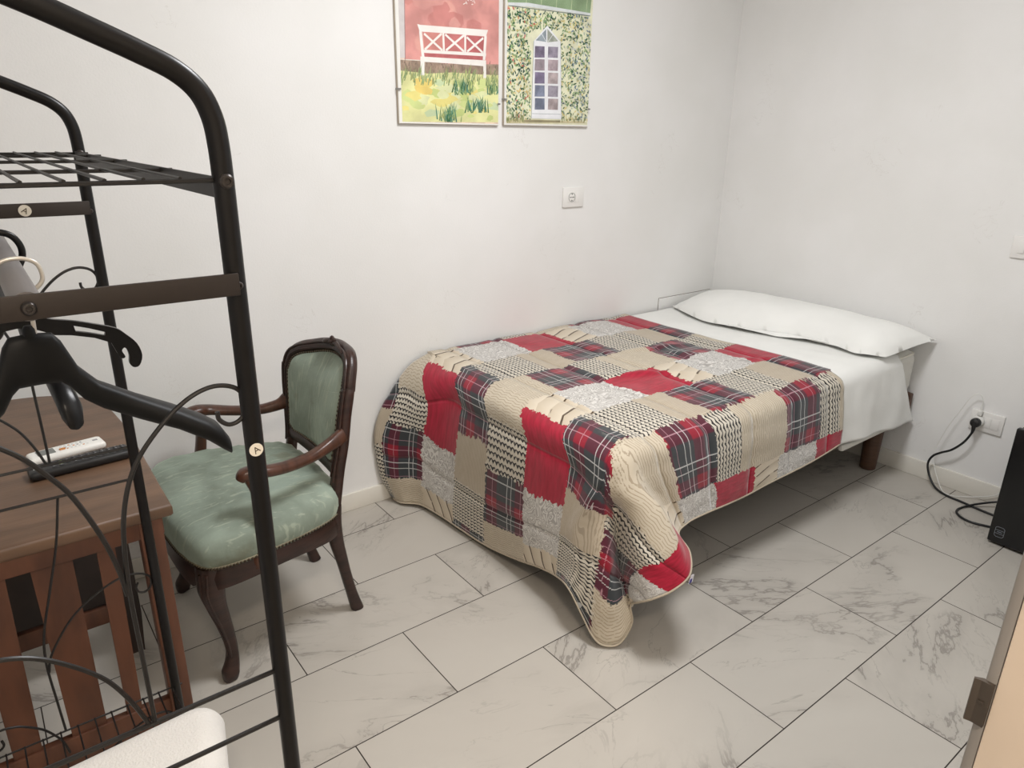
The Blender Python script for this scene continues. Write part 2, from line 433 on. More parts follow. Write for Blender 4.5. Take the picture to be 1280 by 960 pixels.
# ---- patchwork quilt
def quilt_material():
    m, b = begin('patchwork_print')
    n = Ex.nt.nodes.new('ShaderNodeUVMap'); n.uv_map = 'cloth'
    U, V, _ = sepv(n.outputs[0])
    uv = comb(U, V, 0.0)
    j1 = noise(uv, 75.0, 3.0) - 0.5; j2 = noise(comb(V, U, 3.0), 75.0, 3.0) - 0.5
    w1 = noise(uv, 9.0, 1.0) - 0.5; w2 = noise(comb(V, U, 7.0), 9.0, 1.0) - 0.5
    Un = U + j1 * 0.034 + w1 * 0.03; Vn = V + j2 * 0.034 + w2 * 0.03
    vb = (Vn - 0.05).mod(0.62) / 0.20667
    isA = vb.lt(1.0); isC = vb.gt(2.0); isB = 1.0 - isA - isC
    off = isA * -1.47 + isB * -1.41 + isC * -1.68
    pos = (Un - off).mod(0.61)
    e1 = isA * 0.235 + isB * 0.24 + isC * 0.22
    e2 = isA * 0.37 + isB * 0.465 + isC * 0.35
    s1 = pos.lt(e1); s3 = pos.gt(e2); s2 = 1.0 - s1 - s3
    R = isA * s1; F = isA * s2; L = isA * s3
    P = isB * s1 + isC * s1; K = isB * s2 + isC * s2; G = isB * s3; B = isC * s3
    # red with faint streaks
    red = mixc(noise(comb(U * 3.0, V * 14.0, 0.0), 6.0, 3.0).step(0.3, 0.7), lin((146, 16, 40)), lin((172, 22, 52)))
    # tartan
    a = (U / 0.158 + 0.30).fract(); c = (V / 0.150 + 0.22).fract()
    ra = a.step(0.36, 0.40) * (1.0 - a.step(0.70, 0.74)); rc = c.step(0.36, 0.40) * (1.0 - c.step(0.72, 0.76))
    tw = ((U + V) / 0.004).fract().lt(0.5) * 0.25
    pl = mixc((ra + rc).min(1.0) * (0.8 + tw), lin((50, 54, 57)), lin((84, 24, 42)))
    pl = mixc(ra * rc, pl, lin((138, 18, 40)))
    def line(q, p, w): return (q - p).abs().lt(w)
    ln = line(a, 0.09, 0.011).max(line(a, 0.25, 0.011)).max(line(c, 0.10, 0.012)).max(line(c, 0.24, 0.010))
    lp = line(a, 0.60, 0.009).max(line(c, 0.58, 0.009)).max(line(a, 0.86, 0.007))
    pl = mixc(lp * 0.5, pl, lin((206, 160, 170)))
    pl = mixc(ln * 0.62, pl, lin((214, 214, 212)))
    # chunky black and cream knit
    zz = ((V / 0.0185).fract() - 0.5).abs() * 2.0
    rowk = (U / 0.0162 + zz * 0.55 + noise(uv, 40.0) * 0.35).fract()
    kn = rowk.lt(zz * 0.34 + 0.22) * noise(uv, 110.0, 1.0).gt(0.34)
    kc = mixc(kn, mixc(noise(uv, 60.0), lin((190, 182, 166)), lin((214, 207, 193))), lin((34, 30, 30)))
    # beige cable knit
    zb = ((V / 0.042).fract() - 0.5).abs() * 2.0
    rb = (U / 0.0105 + zb * 0.5 + noise(uv, 45.0) * 0.5).fract()
    bb = rb.lt(0.26) * noise(uv, 70.0, 1.0).gt(0.36)
    bc = mixc(bb * 0.5, mixc(noise(uv, 25.0), lin((184, 172, 152)), lin((202, 191, 171))), lin((118, 98, 72)))
    # grey lace scrolls
    nl = noise(uv, 17.0, 1.2, 1.6)
    lw = ((nl * 11.0).fract() - 0.5).abs() * 2.0
    lc = mixc(lw.step(0.42, 0.6), lin((166, 162, 157)), lin((212, 209, 204)))
    # fine ribbed taupe
    rg = (V / 0.0068 + noise(uv, 12.0) * 1.2).fract()
    gc = mixc(rg.lt(0.35) * 0.45, mixc(noise(uv, 40.0, 4.0), lin((176, 162, 142)), lin((194, 182, 162))), lin((128, 114, 96)))
    # smooth beige with brush strokes
    st = (U * 6.0 + V * 16.0 + noise(uv, 4.0, 1.0) * 1.2).fract()
    sm = st.lt(0.13) * noise(uv, 9.0, 1.0).gt(0.46)
    fc = mixc(sm, mixc(st, lin((192, 178, 156)), lin((212, 200, 180))), lin((82, 64, 44)))
    col = gc
    for msk, cc in ((R, red), (P, pl), (K, kc), (B, bc), (L, lc), (F, fc)):
        col = mixc(msk, col, cc)
    setc(b, 'Base Color', col)
    setc(b, 'Roughness', 0.78); setc(b, 'Specular IOR Level', 0.3)
    setc(b, 'Sheen Weight', 0.35); setc(b, 'Sheen Roughness', 0.45)
    seam = 1.0 - (((U + 1.965) / 0.235).fract() - 0.5).abs().step(0.46, 0.5)
    h = seam * 0.8 + kn * -0.16 * K + rb * 0.06 * B + noise(uv, 14.0, 3.0) * 0.4
    setc(b, 'Normal', bump(h, 0.55, 0.012))
    return m
M_QUILT = quilt_material()

def disp(u, v):
    fade = min(1.0, max(0.0, min(1.45 - v, u + 2.42) / 0.05))
    d = 0.006 * n3(u * 4.2, v * 4.2, 1.7) + 0.003 * n3(u * 11, v * 9, 5.1)
    d -= 0.006 * math.exp(-((((u + 1.965) / 0.235 + 0.5) % 1.0 - 0.5) * 0.235 / 0.014) ** 2)
    for (u0, v0, ang, ln, am) in ((-1.29, 0.72, 0.5, 0.16, 0.012), (-1.02, 0.50, 0.25, 0.16, 0.010), (-0.98, 0.62, 0.9, 0.12, 0.006), (-1.25, 0.43, -0.2, 0.12, 0.007), (-0.86, 0.82, 0.4, 0.13, 0.006)):
        c, s_ = math.cos(ang), math.sin(ang); a = (u - u0) * c + (v - v0) * s_; b = -(u - u0) * s_ + (v - v0) * c
        d += am * math.exp(-(a / ln) ** 2 - (b / 0.018) ** 2)
    return d * fade
TOPZ = 0.598
# ribs: parameter, cloth uv at rim, cloth uv at hem, six points rim -> hem
TV = (0.0, 0.10, 0.24, 0.5, 0.78, 1.0)
ribs = []
HV = {0.30: 0.15, 0.42: 0.315, 0.56: 0.465, 0.72: 0.625, 0.86: 0.775, 0.98: 0.895}
def foot(y, hem, mid=None, out=0.0):
    rim = (-1.815, y, TOPZ); a = (-1.885 - out * 0.3, y, TOPZ - 0.022); b = (-1.905 - out * 0.6, y, TOPZ - 0.095)
    hx, hy, hz = hem
    if mid is None: mid = (b[0] * 0.42 + hx * 0.58 - 0.004 - out, b[1] * 0.5 + hy * 0.5, b[2] * 0.5 + hz * 0.5)
    l2 = (mid[0] * 0.45 + hx * 0.55 - 0.003, mid[1] * 0.45 + hy * 0.55, mid[2] * 0.44 + hz * 0.56)
    ribs.append((-y, (-1.815, -y), (-2.42, HV[-y]), [rim, a, b, mid, l2, hem]))
ribs.append((0.015, (-1.80, 0.015), (-2.42, -0.20), [(-1.79, -0.015, TOPZ), (-1.889, -0.02, 0.566), (-1.985, -0.02, 0.475), (-2.066, -0.02, 0.325), (-2.056, -0.02, 0.13), (-2.01, -0.02, 0.012)]))
ribs.append((0.10, (-1.815, 0.10), (-2.42, -0.10), [(-1.81, -0.10, TOPZ), (-1.90, -0.10, 0.566), (-1.965, -0.095, 0.48), (-2.02, -0.085, 0.30), (-2.025, -0.085, 0.13), (-2.005, -0.09, 0.014)]))
ribs.append((0.20, (-1.815, 0.20), (-2.42, 0.03), [(-1.815, -0.20, TOPZ), (-1.90, -0.20, 0.566), (-1.945, -0.19, 0.47), (-1.962, -0.175, 0.30), (-1.962, -0.165, 0.14), (-1.955, -0.16, 0.02)]))
def px_hem(p, x): return (x, p[0], p[1])
foot(-0.30, px_hem((-0.2762, 0.024), -1.94))
foot(-0.42, px_hem((-0.4129, 0.023), -1.93))
foot(-0.56, px_hem((-0.5594, 0.0249), -1.92))
foot(-0.72, px_hem((-0.7448, 0.064), -1.922))
foot(-0.86, px_hem((-0.8843, 0.1085), -1.93))
foot(-0.98, px_hem((-0.9808, 0.1305), -1.94))
KX, KY = -1.815, -1.08
def corner(q, uvr, uvh, pts): ribs.append((1.08 + q, uvr, uvh, pts))
# cloth coordinates of the corner folds at half, three quarters and hem
CUV = {0.0: ((-2.08, 1.03), (-2.27, 1.01), (-2.42, 1.03)), 0.1: ((-2.08, 1.045), (-2.30, 1.05), (-2.42, 1.06)), 0.2: ((-2.07, 1.06), (-2.28, 1.085), (-2.42, 1.09)), 0.3: ((-2.05, 1.07), (-2.26, 1.12), (-2.42, 1.13)), 0.4: ((-2.035, 1.08), (-2.24, 1.14), (-2.42, 1.17)), 0.5: ((-2.01, 1.085), (-2.20, 1.16), (-2.42, 1.22)), 0.6: ((-1.985, 1.095), (-2.14, 1.19), (-2.39, 1.31)), 0.7: ((-1.965, 1.12), (-2.09, 1.24), (-2.27, 1.42)), 0.8: ((-1.925, 1.14), (-2.03, 1.27), (-2.16, 1.45)), 0.9: ((-1.88, 1.165), (-1.955, 1.295), (-2.06, 1.45)), 1.0: ((-1.84, 1.20), (-1.885, 1.32), (-1.94, 1.45))}
corner(0.0, (-1.815, 1.08), (-2.42, 1.10), [(KX, KY, TOPZ), (-1.882, -1.092, 0.572), (-1.912, -1.10, 0.50), (-1.9372, -1.0408, 0.348), (-1.9536, -1.0562, 0.2258), (-1.9684, -1.0599, 0.1473)])
corner(0.1, (-1.815, 1.08), (-2.42, 1.15), [(KX, KY, TOPZ), (-1.88, -1.098, 0.570), (-1.908, -1.108, 0.50), (-1.9339, -1.0814, 0.3531), (-1.9531, -1.1136, 0.1885), (-1.9608, -1.1157, 0.081)])
corner(0.2, (-1.815, 1.08), (-2.42, 1.21), [(KX, KY, TOPZ), (-1.878, -1.102, 0.570), (-1.904, -1.114, 0.50), (-1.9254, -1.108, 0.3683), (-1.9417, -1.1486, 0.19), (-1.9558, -1.1621, 0.0312)])
corner(0.3, (-1.815, 1.08), (-2.42, 1.22), [(KX, KY, TOPZ), (-1.876, -1.106, 0.570), (-1.902, -1.119, 0.50), (-1.9114, -1.1184, 0.3841), (-1.9291, -1.1719, 0.1899), (-1.9354, -1.1897, 0.0109)])
corner(0.4, (-1.815, 1.08), (-2.42, 1.25), [(KX, KY, TOPZ), (-1.874, -1.109, 0.570), (-1.900, -1.122, 0.50), (-1.8937, -1.1226, 0.3904), (-1.9081, -1.1797, 0.1937), (-1.9005, -1.2166, 0.0202)])
corner(0.5, (-1.815, 1.08), (-2.42, 1.28), [(KX, KY, TOPZ), (-1.872, -1.112, 0.570), (-1.897, -1.124, 0.50), (-1.8684, -1.1169, 0.3869), (-1.8702, -1.1639, 0.2045), (-1.8676, -1.2275, 0.0825)])
corner(0.6, (-1.815, 1.08), (-2.42, 1.34), [(KX, KY, TOPZ), (-1.868, -1.116, 0.570), (-1.892, -1.128, 0.50), (-1.848, -1.1129, 0.386), (-1.8466, -1.1536, 0.2084), (-1.8582, -1.2078, 0.1277)])
corner(0.7, (-1.815, 1.08), (-2.42, 1.41), [(KX, KY, TOPZ), (-1.862, -1.119, 0.571), (-1.886, -1.134, 0.50), (-1.855, -1.1409, 0.4014), (-1.866, -1.1964, 0.2588), (-1.8806, -1.2553, 0.1774)])
corner(0.8, (-1.815, 1.08), (-2.31, 1.45), [(KX, KY, TOPZ), (-1.855, -1.124, 0.572), (-1.878, -1.146, 0.505), (-1.8677, -1.1848, 0.4312), (-1.8759, -1.2508, 0.3002), (-1.8786, -1.3007, 0.2143)])
corner(0.9, (-1.815, 1.08), (-2.13, 1.45), [(KX, KY, TOPZ), (-1.846, -1.127, 0.573), (-1.865, -1.158, 0.512), (-1.8477, -1.2223, 0.4419), (-1.8443, -1.2992, 0.3215), (-1.8386, -1.337, 0.2472)])
corner(1.0, (-1.815, 1.08), (-1.99, 1.45), [(KX, KY, TOPZ), (-1.832, -1.130, 0.575), (-1.842, -1.166, 0.52), (-1.7948, -1.2368, 0.4409), (-1.7899, -1.3134, 0.3388), (-1.7808, -1.3443, 0.2767)])
corner(1.1, (-1.81, 1.08), (-1.90, 1.45), [(KX + 0.002, KY, TOPZ), (-1.818, -1.130, 0.575), (-1.812, -1.162, 0.515), (-1.762, -1.205, 0.41), (-1.732, -1.262, 0.335), (-1.722, -1.295, 0.30)])
corner(1.22, (-1.80, 1.08), (-1.77, 1.45), [(KX + 0.01, KY, TOPZ), (-1.79, -1.130, 0.576), (-1.775, -1.152, 0.51), (-1.71, -1.163, 0.41), (-1.665, -1.18, 0.33), (-1.645, -1.19, 0.285)])
P0 = 1.08 + 1.22
def side(x, hem, ang=0.0):
    rim = (x, KY, TOPZ)
    hx, hy, hz = hem
    a = (x, -1.137, 0.573); b = (x + (hx - x) * 0.15, -1.156, 0.505)
    mid = (x + (hx - x) * 0.5, (b[1] + hy) / 2 - 0.004, 0.40); l2 = (x + (hx - x) * 0.8, b[1] * 0.3 + hy * 0.7 - 0.003, hz + (0.40 - hz) * 0.46)
    ribs.append((P0 + (x + 1.805), (x, 1.08), (x, 1.45), [rim, a, b, mid, l2, hem]))
side(-1.70, (-1.585, -1.172, 0.29))
side(-1.55, (-1.49, -1.165, 0.288))
side(-1.40, (-1.37, -1.162, 0.281))
side(-1.25, (-1.235, -1.155, 0.274))
side(-1.16, (-1.15, -1.163, 0.287))
side(-1.05, (-1.045, -1.168, 0.294))
side(-0.90, (-0.90, -1.170, 0.300))
side(-0.78, (-0.775, -1.172, 0.312))
side(-0.69, (-0.69, -1.174, 0.325))
ribs.sort(key=lambda r: r[0])
def interp1(ts, vs, t):
    """cubic hermite through (ts, vs), vs Vectors"""
    n = len(ts)
    i = 0
    while i < n - 2 and t > ts[i + 1]: i += 1
    h = ts[i + 1] - ts[i]; x = (t - ts[i]) / h
    def tan(k):
        if k == 0: return (vs[1] - vs[0]) / (ts[1] - ts[0])
        if k == n - 1: return (vs[-1] - vs[-2]) / (ts[-1] - ts[-2])
        d0 = (vs[k] - vs[k - 1]) / (ts[k] - ts[k - 1]); d1 = (vs[k + 1] - vs[k]) / (ts[k + 1] - ts[k])
        h0, h1 = ts[k] - ts[k - 1], ts[k + 1] - ts[k]
        return (d0 * h1 + d1 * h0) / (h0 + h1)
    m0, m1 = tan(i) * h, tan(i + 1) * h
    return vs[i] * (2 * x ** 3 - 3 * x * x + 1) + m0 * (x ** 3 - 2 * x * x + x) + vs[i + 1] * (3 * x * x - 2 * x ** 3) + m1 * (x ** 3 - x * x)
RT = [r[0] for r in ribs]
RUVK = [[] for _ in range(6)]
for r in ribs:
    (ua, va), (ub, vb_) = r[1], r[2]
    for k, t in enumerate(TV):
        q_ = round(r[0] - 1.08, 3)
        if q_ in CUV:
            c3 = CUV[q_]
            if k < 3: uvk = (ua + (c3[0][0] - ua) * t / 0.5, va + (c3[0][1] - va) * t / 0.5)
            else: uvk = c3[k - 3]
        elif r[0] < 1.08: uvk = (ua + (ub - ua) * t, va + (vb_ - va) * min(1.0, t / 0.24))
        else: uvk = (ua + (ub - ua) * t, va + (vb_ - va) * t)
        RUVK[k].append(Vector((uvk[0], uvk[1], 0)))
RUV0 = [Vector((r[1][0], r[1][1], 0)) for r in ribs]; RUV1 = [Vector((r[2][0], r[2][1], 0)) for r in ribs]
RP = [[Vector(r[3][k]) for r in ribs] for k in range(6)]
qv, quv, qf = [], [], []
NX, NY = 98, 94
xs = [-1.815 + (1.815 - 0.69) * i / NX for i in range(NX + 1)]
ys = [0.015 + (1.08 - 0.015) * j / NY for j in range(NY + 1)]
for i in range(NX + 1):
    for j in range(NY + 1):
        x, v = xs[i], ys[j]
        xx = x + (0.006 * n3(v * 6, 2.0) - 0.012 * math.sin(v * 4.2)) * max(0, (x + 0.85) / 0.16) if x > -0.85 else x
        z = TOPZ
        qv.append(Vector((xx, -v, z))); quv.append((x, v))
for i in range(NX):
    for j in range(NY):
        a = i * (NY + 1) + j; qf.append((a, a + NY + 1, a + NY + 2, a + 1))
ss = [v for v in ys] + [1.08 + 1.22 * k / 120 for k in range(1, 121)] + [P0 + 0.01 + (x + 1.805) - 0.01 for x in xs if x > -1.803]
NT = 46
base = len(qv)
for sp in ss:
    pts = [interp1(RT, RP[k], sp) for k in range(6)]
    uk = [interp1(RT, RUVK[k], sp) for k in range(6)]
    for t in range(NT + 1):
        tt = t / NT
        qv.append(interp1(TV, pts, tt)); uu = interp1(TV, uk, tt); quv.append((uu.x, uu.y))
for i in range(len(ss) - 1):
    for t in range(NT):
        a = base + i * (NT + 1) + t; qf.append((a, a + 1, a + NT + 2, a + NT + 1))
me = bpy.data.meshes.new('quilt'); me.from_pydata([tuple(v) for v in qv], [], qf)
ul = me.uv_layers.new(name='cloth')
for lp in me.loops: ul.data[lp.index].uv = quv[lp.vertex_index]
bm = bmesh.new(); bm.from_mesh(me); bm.normal_update()
uvl = bm.loops.layers.uv[0]
cloth = {}
for f in bm.faces:
    for l in f.loops: cloth[l.vert] = tuple(l[uvl].uv)
bmesh.ops.remove_doubles(bm, verts=bm.verts, dist=0.003)
bmesh.ops.recalc_face_normals(bm, faces=bm.faces)
bm.normal_update()
if sum(f.normal.z for f in bm.faces) < 0: bmesh.ops.reverse_faces(bm, faces=bm.faces); bm.normal_update()
for f in bm.faces:
    for l in f.loops: cloth[l.vert] = tuple(l[uvl].uv)
for v in bm.verts:
    if v in cloth: v.co += v.normal * disp(*cloth[v])
    v.co.z = max(v.co.z, 0.008)
    v.co.y = min(v.co.y, -0.013)
for f in bm.faces: f.smooth = True
bm.to_mesh(me); bm.free(); me.materials.append(M_QUILT)
q = bpy.data.objects.new('quilt', me); COL.objects.link(q)
s = q.modifiers.new('solid', 'SOLIDIFY'); s.thickness = 0.010; s.offset = -1
hem = []
for sp in ss[2::2]:
    h_ = interp1(RT, RP[5], sp); hem.append((h_.x, min(h_.y, -0.014), max(h_.z, 0.006)))
mb = MB(); mb.tube(hem, 0.003, 8); mb.build('hem_binding', pbr('cream_hem_binding', (178, 166, 146), 0.8, var=0.05), q)
tag(q, 'red tartan and beige knit patchwork quilt spread over the bed and hanging to the floor', 'quilt')
M_TAG = pbr('care_tag_cloth', (222, 220, 226), 0.7, var=0.03)
M_TAGB = pbr('care_tag_blue', (70, 66, 140), 0.7, var=0.1)
tp = Vector((-1.7893, -1.3536, 0.2802))
mb = MB(); mb.prism([(tp.x - 0.012, tp.z - 0.016), (tp.x + 0.004, tp.z - 0.014), (tp.x + 0.008, tp.z + 0.008), (tp.x - 0.004, tp.z + 0.010)], tp.y - 0.006, tp.y - 0.0045, 'xz', 0)
mb.prism([(tp.x - 0.012, tp.z - 0.014), (tp.x - 0.002, tp.z - 0.013), (tp.x, tp.z - 0.002), (tp.x - 0.008, tp.z - 0.002)], tp.y - 0.0072, tp.y - 0.006, 'xz', 1)
mb.build('care_tag', [M_TAG, M_TAGB], q)

# ================================================================== ARMCHAIR
M_WAL = pbr('dark_walnut_carved', (46, 27, 21), 0.34, var=0.35, vscale=10, stretch=(1.5, 1.5, 6), bmp=0.12, bscale=40)
M_WALL2 = pbr('worn_walnut_arm', (72, 43, 30), 0.30, var=0.3, vscale=12, stretch=(5, 1.5, 1.5), bmp=0.08, bscale=40)
M_NAIL = pbr('brass_upholstery_nail', (58, 46, 34), 0.35, 0.6, var=0.2)
M_GIMP = pbr('pale_braid_trim', (124, 118, 98), 0.8, var=0.15)
def velvet():
    m, b = begin('green_velvet')
    p = opos()
    mp = Ex.nt.nodes.new('ShaderNodeMapping'); mp.inputs['Scale'].default_value = (2.2, 9.0, 1.0); mp.inputs['Rotation'].default_value = (0, 0, 0.5)
    Ex.nt.links.new(p, mp.inputs['Vector'])
    f = noise(p, 5.0, 5.0, 0.6); g = noise(mp.outputs[0], 9.0, 6.0, 0.8)
    c = mixc(f.step(0.3, 0.72), lin((116, 126, 114)), lin((150, 163, 150)))
    c = mixc((g - 0.56).step(0.0, 0.10) * 0.45, c, lin((176, 184, 166)))
    c = mixc((noise(p, 7.0, 4.0) - 0.60).step(0.0, 0.12) * 0.5, c, lin((98, 92, 70)))
    setc(b, 'Base Color', c); setc(b, 'Roughness', 0.7); setc(b, 'Specular IOR Level', 0.2)
    setc(b, 'Sheen Weight', 0.5); setc(b, 'Sheen Roughness', 0.4); setc(b, 'Sheen Tint', lin((190, 205, 190)))
    setc(b, 'Normal', bump(g * 0.5 + noise(p, 60.0, 3.0) * 0.4, 0.35, 0.006))
    return m
M_VELVET = velvet()
ch = thing('armchair', 'antique carved walnut armchair with worn green velvet seat and back, beside the wooden table', 'armchair', (-2.66, -0.41, 0))
CY = -0.415
# plan outline of the seat, counter-clockwise from front right corner
seat_plan = [(-2.872, -0.690), (-2.905, -0.600), (-2.918, -0.50), (-2.922, -0.415), (-2.918, -0.33), (-2.905, -0.23), (-2.872, -0.145),
             (-2.80, -0.122), (-2.70, -0.128), (-2.60, -0.160), (-2.51, -0.195), (-2.478, -0.24), (-2.466, -0.33), (-2.462, -0.415), (-2.466, -0.50), (-2.478, -0.59),
             (-2.51, -0.638), (-2.60, -0.680), (-2.70, -0.706), (-2.80, -0.712)]
so = [(p.x, p.y) for p in spline([(a, b, 0) for a, b in seat_plan], 5, True)]
sc = (-2.69, CY)
def sring(k, z, dz=0.0, wv=0.0):
    out = []
    for i, (a, b) in enumerate(so):
        ang = math.atan2(b - sc[1], a - sc[0])
        x = sc[0] + (a - sc[0]) * k; y = sc[1] + (b - sc[1]) * k
        w_ = wv * (n3(math.cos(ang) * 9, math.sin(ang) * 9, z * 20))
        out.append((x + w_, y + w_, z + dz * math.cos(ang * 4) + w_ * 0.6))
    return out
mb = MB()
mb.loft([sring(0.975, 0.362, 0.004), sring(1.0, 0.380, 0.004), sring(1.022, 0.402, 0.003, 0.006), sring(1.022, 0.424, 0.001, 0.008), sring(1.0, 0.444, 0, 0.006), sring(0.955, 0.458, 0, 0.006), sring(0.87, 0.468, 0, 0.004), sring(0.7, 0.476, 0, 0.004), sring(0.45, 0.482, 0, 0.004), sring(0.2, 0.484), sring(0.03, 0.485)])
seat = mb.build('seat_cushion', M_VELVET, ch)
# rails under the cushion with serpentine lower edge
rings = [[], [], [], []]
for i, (a, b) in enumerate(so):
    ang = math.atan2(b - sc[1], a - sc[0])
    low = 0.318 + 0.010 * math.cos(ang * 4) - (0.012 if abs(math.cos(ang)) > 0.7 and a < -2.8 else 0)
    for r, (k, z) in enumerate(((0.90, low + 0.002), (0.995, low), (1.006, (low + 0.38) / 2), (0.985, 0.380))):
        rings[r].append((sc[0] + (a - sc[0]) * k, sc[1] + (b - sc[1]) * k, z))
top = [(sc[0] + (p[0] - sc[0]) * 0.9, sc[1] + (p[1] - sc[1]) * 0.9, 0.378) for p in so]
mb = MB(); mb.loft(rings + [top, rings[0]], cap0=False, cap1=False)
mb.build('seat_rail', M_WAL, ch)
mb = MB()
rg = sring(1.004, 0.381, 0.004)
mb.tube([(p[0], p[1], p[2] + 0.001) for p in rg], 0.0034, 6, mi=1, closed=True)
N = len(rg)
for i in range(N):
    for k in range(2):
        a = Vector(rg[i]); b = Vector(rg[(i + 1) % N]); p = a.lerp(b, (k + 0.5) / 2)
        dx, dy = p.x - sc[0], p.y - sc[1]; l = math.hypot(dx, dy)
        c = (p.x + dx / l * 0.002, p.y + dy / l * 0.002, p.z - 0.001)
        mb.lathe([(0.0005, -0.0042), (0.003, -0.003), (0.0042, 0.0), (0.003, 0.003), (0.0005, 0.0042)], c, n=6)
mb.build('nail_trim', [M_NAIL, M_GIMP], seat)
# legs
def fleg(y0_, s):
    path = [(-2.858, y0_, 0.372), (-2.862, y0_ + s * 0.002, 0.335), (-2.866, y0_ + s * 0.004, 0.30), (-2.860, y0_ + s * 0.001, 0.25), (-2.848, y0_ - s * 0.004, 0.19), (-2.838, y0_ - s * 0.008, 0.13), (-2.835, y0_ - s * 0.008, 0.085), (-2.840, y0_ - s * 0.004, 0.05), (-2.848, y0_ + s * 0.000, 0.025), (-2.850, y0_, 0.006), (-2.848, y0_, 0.0)]
    rr = [0.038, 0.036, 0.033, 0.026, 0.0205, 0.0165, 0.0155, 0.019, 0.023, 0.020, 0.014]
    pp = spline(path, 4); ri = []
    for i in range(len(pp)):
        f = i / 4; k = min(int(f), len(rr) - 2); ri.append(rr[k] + (rr[k + 1] - rr[k]) * (f - k))
    m_ = MB(); m_.tube(pp, ri, 14, sq=2.6)
    # carved ridge down the knee
    ridge = [(p.x - r * 0.86, p.y + s * r * 0.55, p.z) for p, r in list(zip(pp, ri))[1:26]]
    m_.tube(ridge, 0.0045, 6)
    ridge = [(p.x - r * 0.55, p.y + s * r * 0.86, p.z) for p, r in list(zip(pp, ri))[1:26]]
    m_.tube(ridge, 0.0045, 6)
    return m_
fleg(-0.662, -1).build('leg', M_WAL, ch); fleg(-0.165, 1).build('leg', M_WAL, ch)
def rleg(y0_, s):
    path = [(-2.500, y0_, 0.40), (-2.500, y0_, 0.34), (-2.492, y0_ - s * 0.004, 0.27), (-2.478, y0_ - s * 0.008, 0.20), (-2.462, y0_ - s * 0.014, 0.12), (-2.446, y0_ - s * 0.02, 0.05), (-2.433, y0_ - s * 0.024, 0.0)]
    m_ = MB(); pp = spline(path, 4); n_ = len(pp)
    m_.tube(pp, [0.026 - 0.010 * min(1, i / (n_ * 0.55)) + 0.004 * max(0, i / n_ - 0.75) / 0.25 for i in range(n_)], 12, sq=3.0)
    return m_
rleg(-0.605, -1).build('leg', M_WAL, ch); rleg(-0.225, 1).build('leg', M_WAL, ch)
# backrest: cartouche frame, slightly dished
fr_pts = [(-2.488, -0.242, 0.40), (-2.472, -0.245, 0.50), (-2.466, -0.241, 0.60), (-2.463, -0.239, 0.68), (-2.459, -0.246, 0.74), (-2.448, -0.262, 0.780), (-2.430, -0.297, 0.803), (-2.410, -0.340, 0.816), (-2.393, -0.385, 0.828), (-2.378, -0.437, 0.834), (-2.378, -0.49, 0.832), (-2.386, -0.535, 0.826), (-2.397, -0.562, 0.806), (-2.410, -0.577, 0.772), (-2.424, -0.588, 0.72), (-2.440, -0.595, 0.66), (-2.456, -0.601, 0.58), (-2.476, -0.604, 0.50), (-2.494, -0.604, 0.40)]
frame = [p + Vector((0.004, 0, -0.012 if p.z > 0.74 else 0)) for p in spline(fr_pts, 5)]
mb = MB(); mb.tube(frame, [(0.019, 0.0165)] * len(frame), 12, sq=2.8)
inner = []
for p in frame: inner.append(p)
fr = mb.build('back_frame', M_WAL, ch)
# moulding bead on the outer edge
cen = Vector((-2.44, -0.42, 0.64))
mb = MB(); bead = []
for p in frame[4:-4]:
    d_ = Vector((0, p.y - cen.y, (p.z - cen.z) * 0.8)).normalized(); bead.append(p + d_ * 0.010 + Vector((-0.017, 0, 0)))
mb.tube(bead, 0.0045, 8); bead2 = []
for p in frame[4:-4]:
    d_ = Vector((0, p.y - cen.y, (p.z - cen.z) * 0.8)).normalized(); bead2.append(p - d_ * 0.007 + Vector((-0.0165, 0, 0)))
mb.tube(bead2, 0.0035, 8)
mb.build('bead_moulding', M_WAL, fr)
# lower cross rail of the back
mb = MB(); mb.tube(spline([(-2.470, -0.242, 0.502), (-2.462, -0.33, 0.497), (-2.459, -0.42, 0.494), (-2.464, -0.51, 0.497), (-2.474, -0.604, 0.502)], 5), [(0.022, 0.014)] * 21, 10, sq=3)
mb.build('back_rail', M_WAL, ch)
# upholstered back panel
def shrink(p, k):
    d_ = Vector((0, p.y - cen.y, p.z - cen.z)); return p - d_.normalized() * k
loop = [shrink(p, 0.017) for p in frame if p.z > 0.515]
nb = 14; la, lb = loop[-1].copy(), loop[0].copy()
for k in range(1, nb):
    t = k / nb; q = la.lerp(lb, t); q = Vector((q.x + 0.016 * math.sin(PI * t), q.y, 0.515)); loop.append(q)
cmid = sum((Vector(p) for p in loop), Vector()) / len(loop)
def pr_(k, off):
    out = []
    for p in loop:
        q = cmid + (p - cmid) * k
        # keep the dished surface: x follows y
        xx = p.x * k + (1 - k) * (-2.430 - 0.10 * (q.z - 0.84) * 0 - 0.0) 
        yy = (q.y + 0.42) / 0.17
        xs_ = -2.478 + (q.z - 0.50) * 0.17 + 0.018 * (1 - yy * yy)
        xx = p.x * k ** 2 + xs_ * (1 - k ** 2)
        out.append((xx + off, q.y, q.z))
    return out
mb = MB(); mb.loft([pr_(1.0, 0.010), pr_(1.0, -0.006), pr_(0.95, -0.016), pr_(0.85, -0.020), pr_(0.6, -0.022), pr_(0.3, -0.023), pr_(0.05, -0.023)])
bp = mb.build('back_panel', M_VELVET, ch)
mb = MB()
ed = [Vector(p) for p in pr_(0.985, -0.0135)]
mb.tube([tuple(p + Vector((0.001, 0, 0))) for p in ed], 0.0034, 6, mi=1, closed=True)
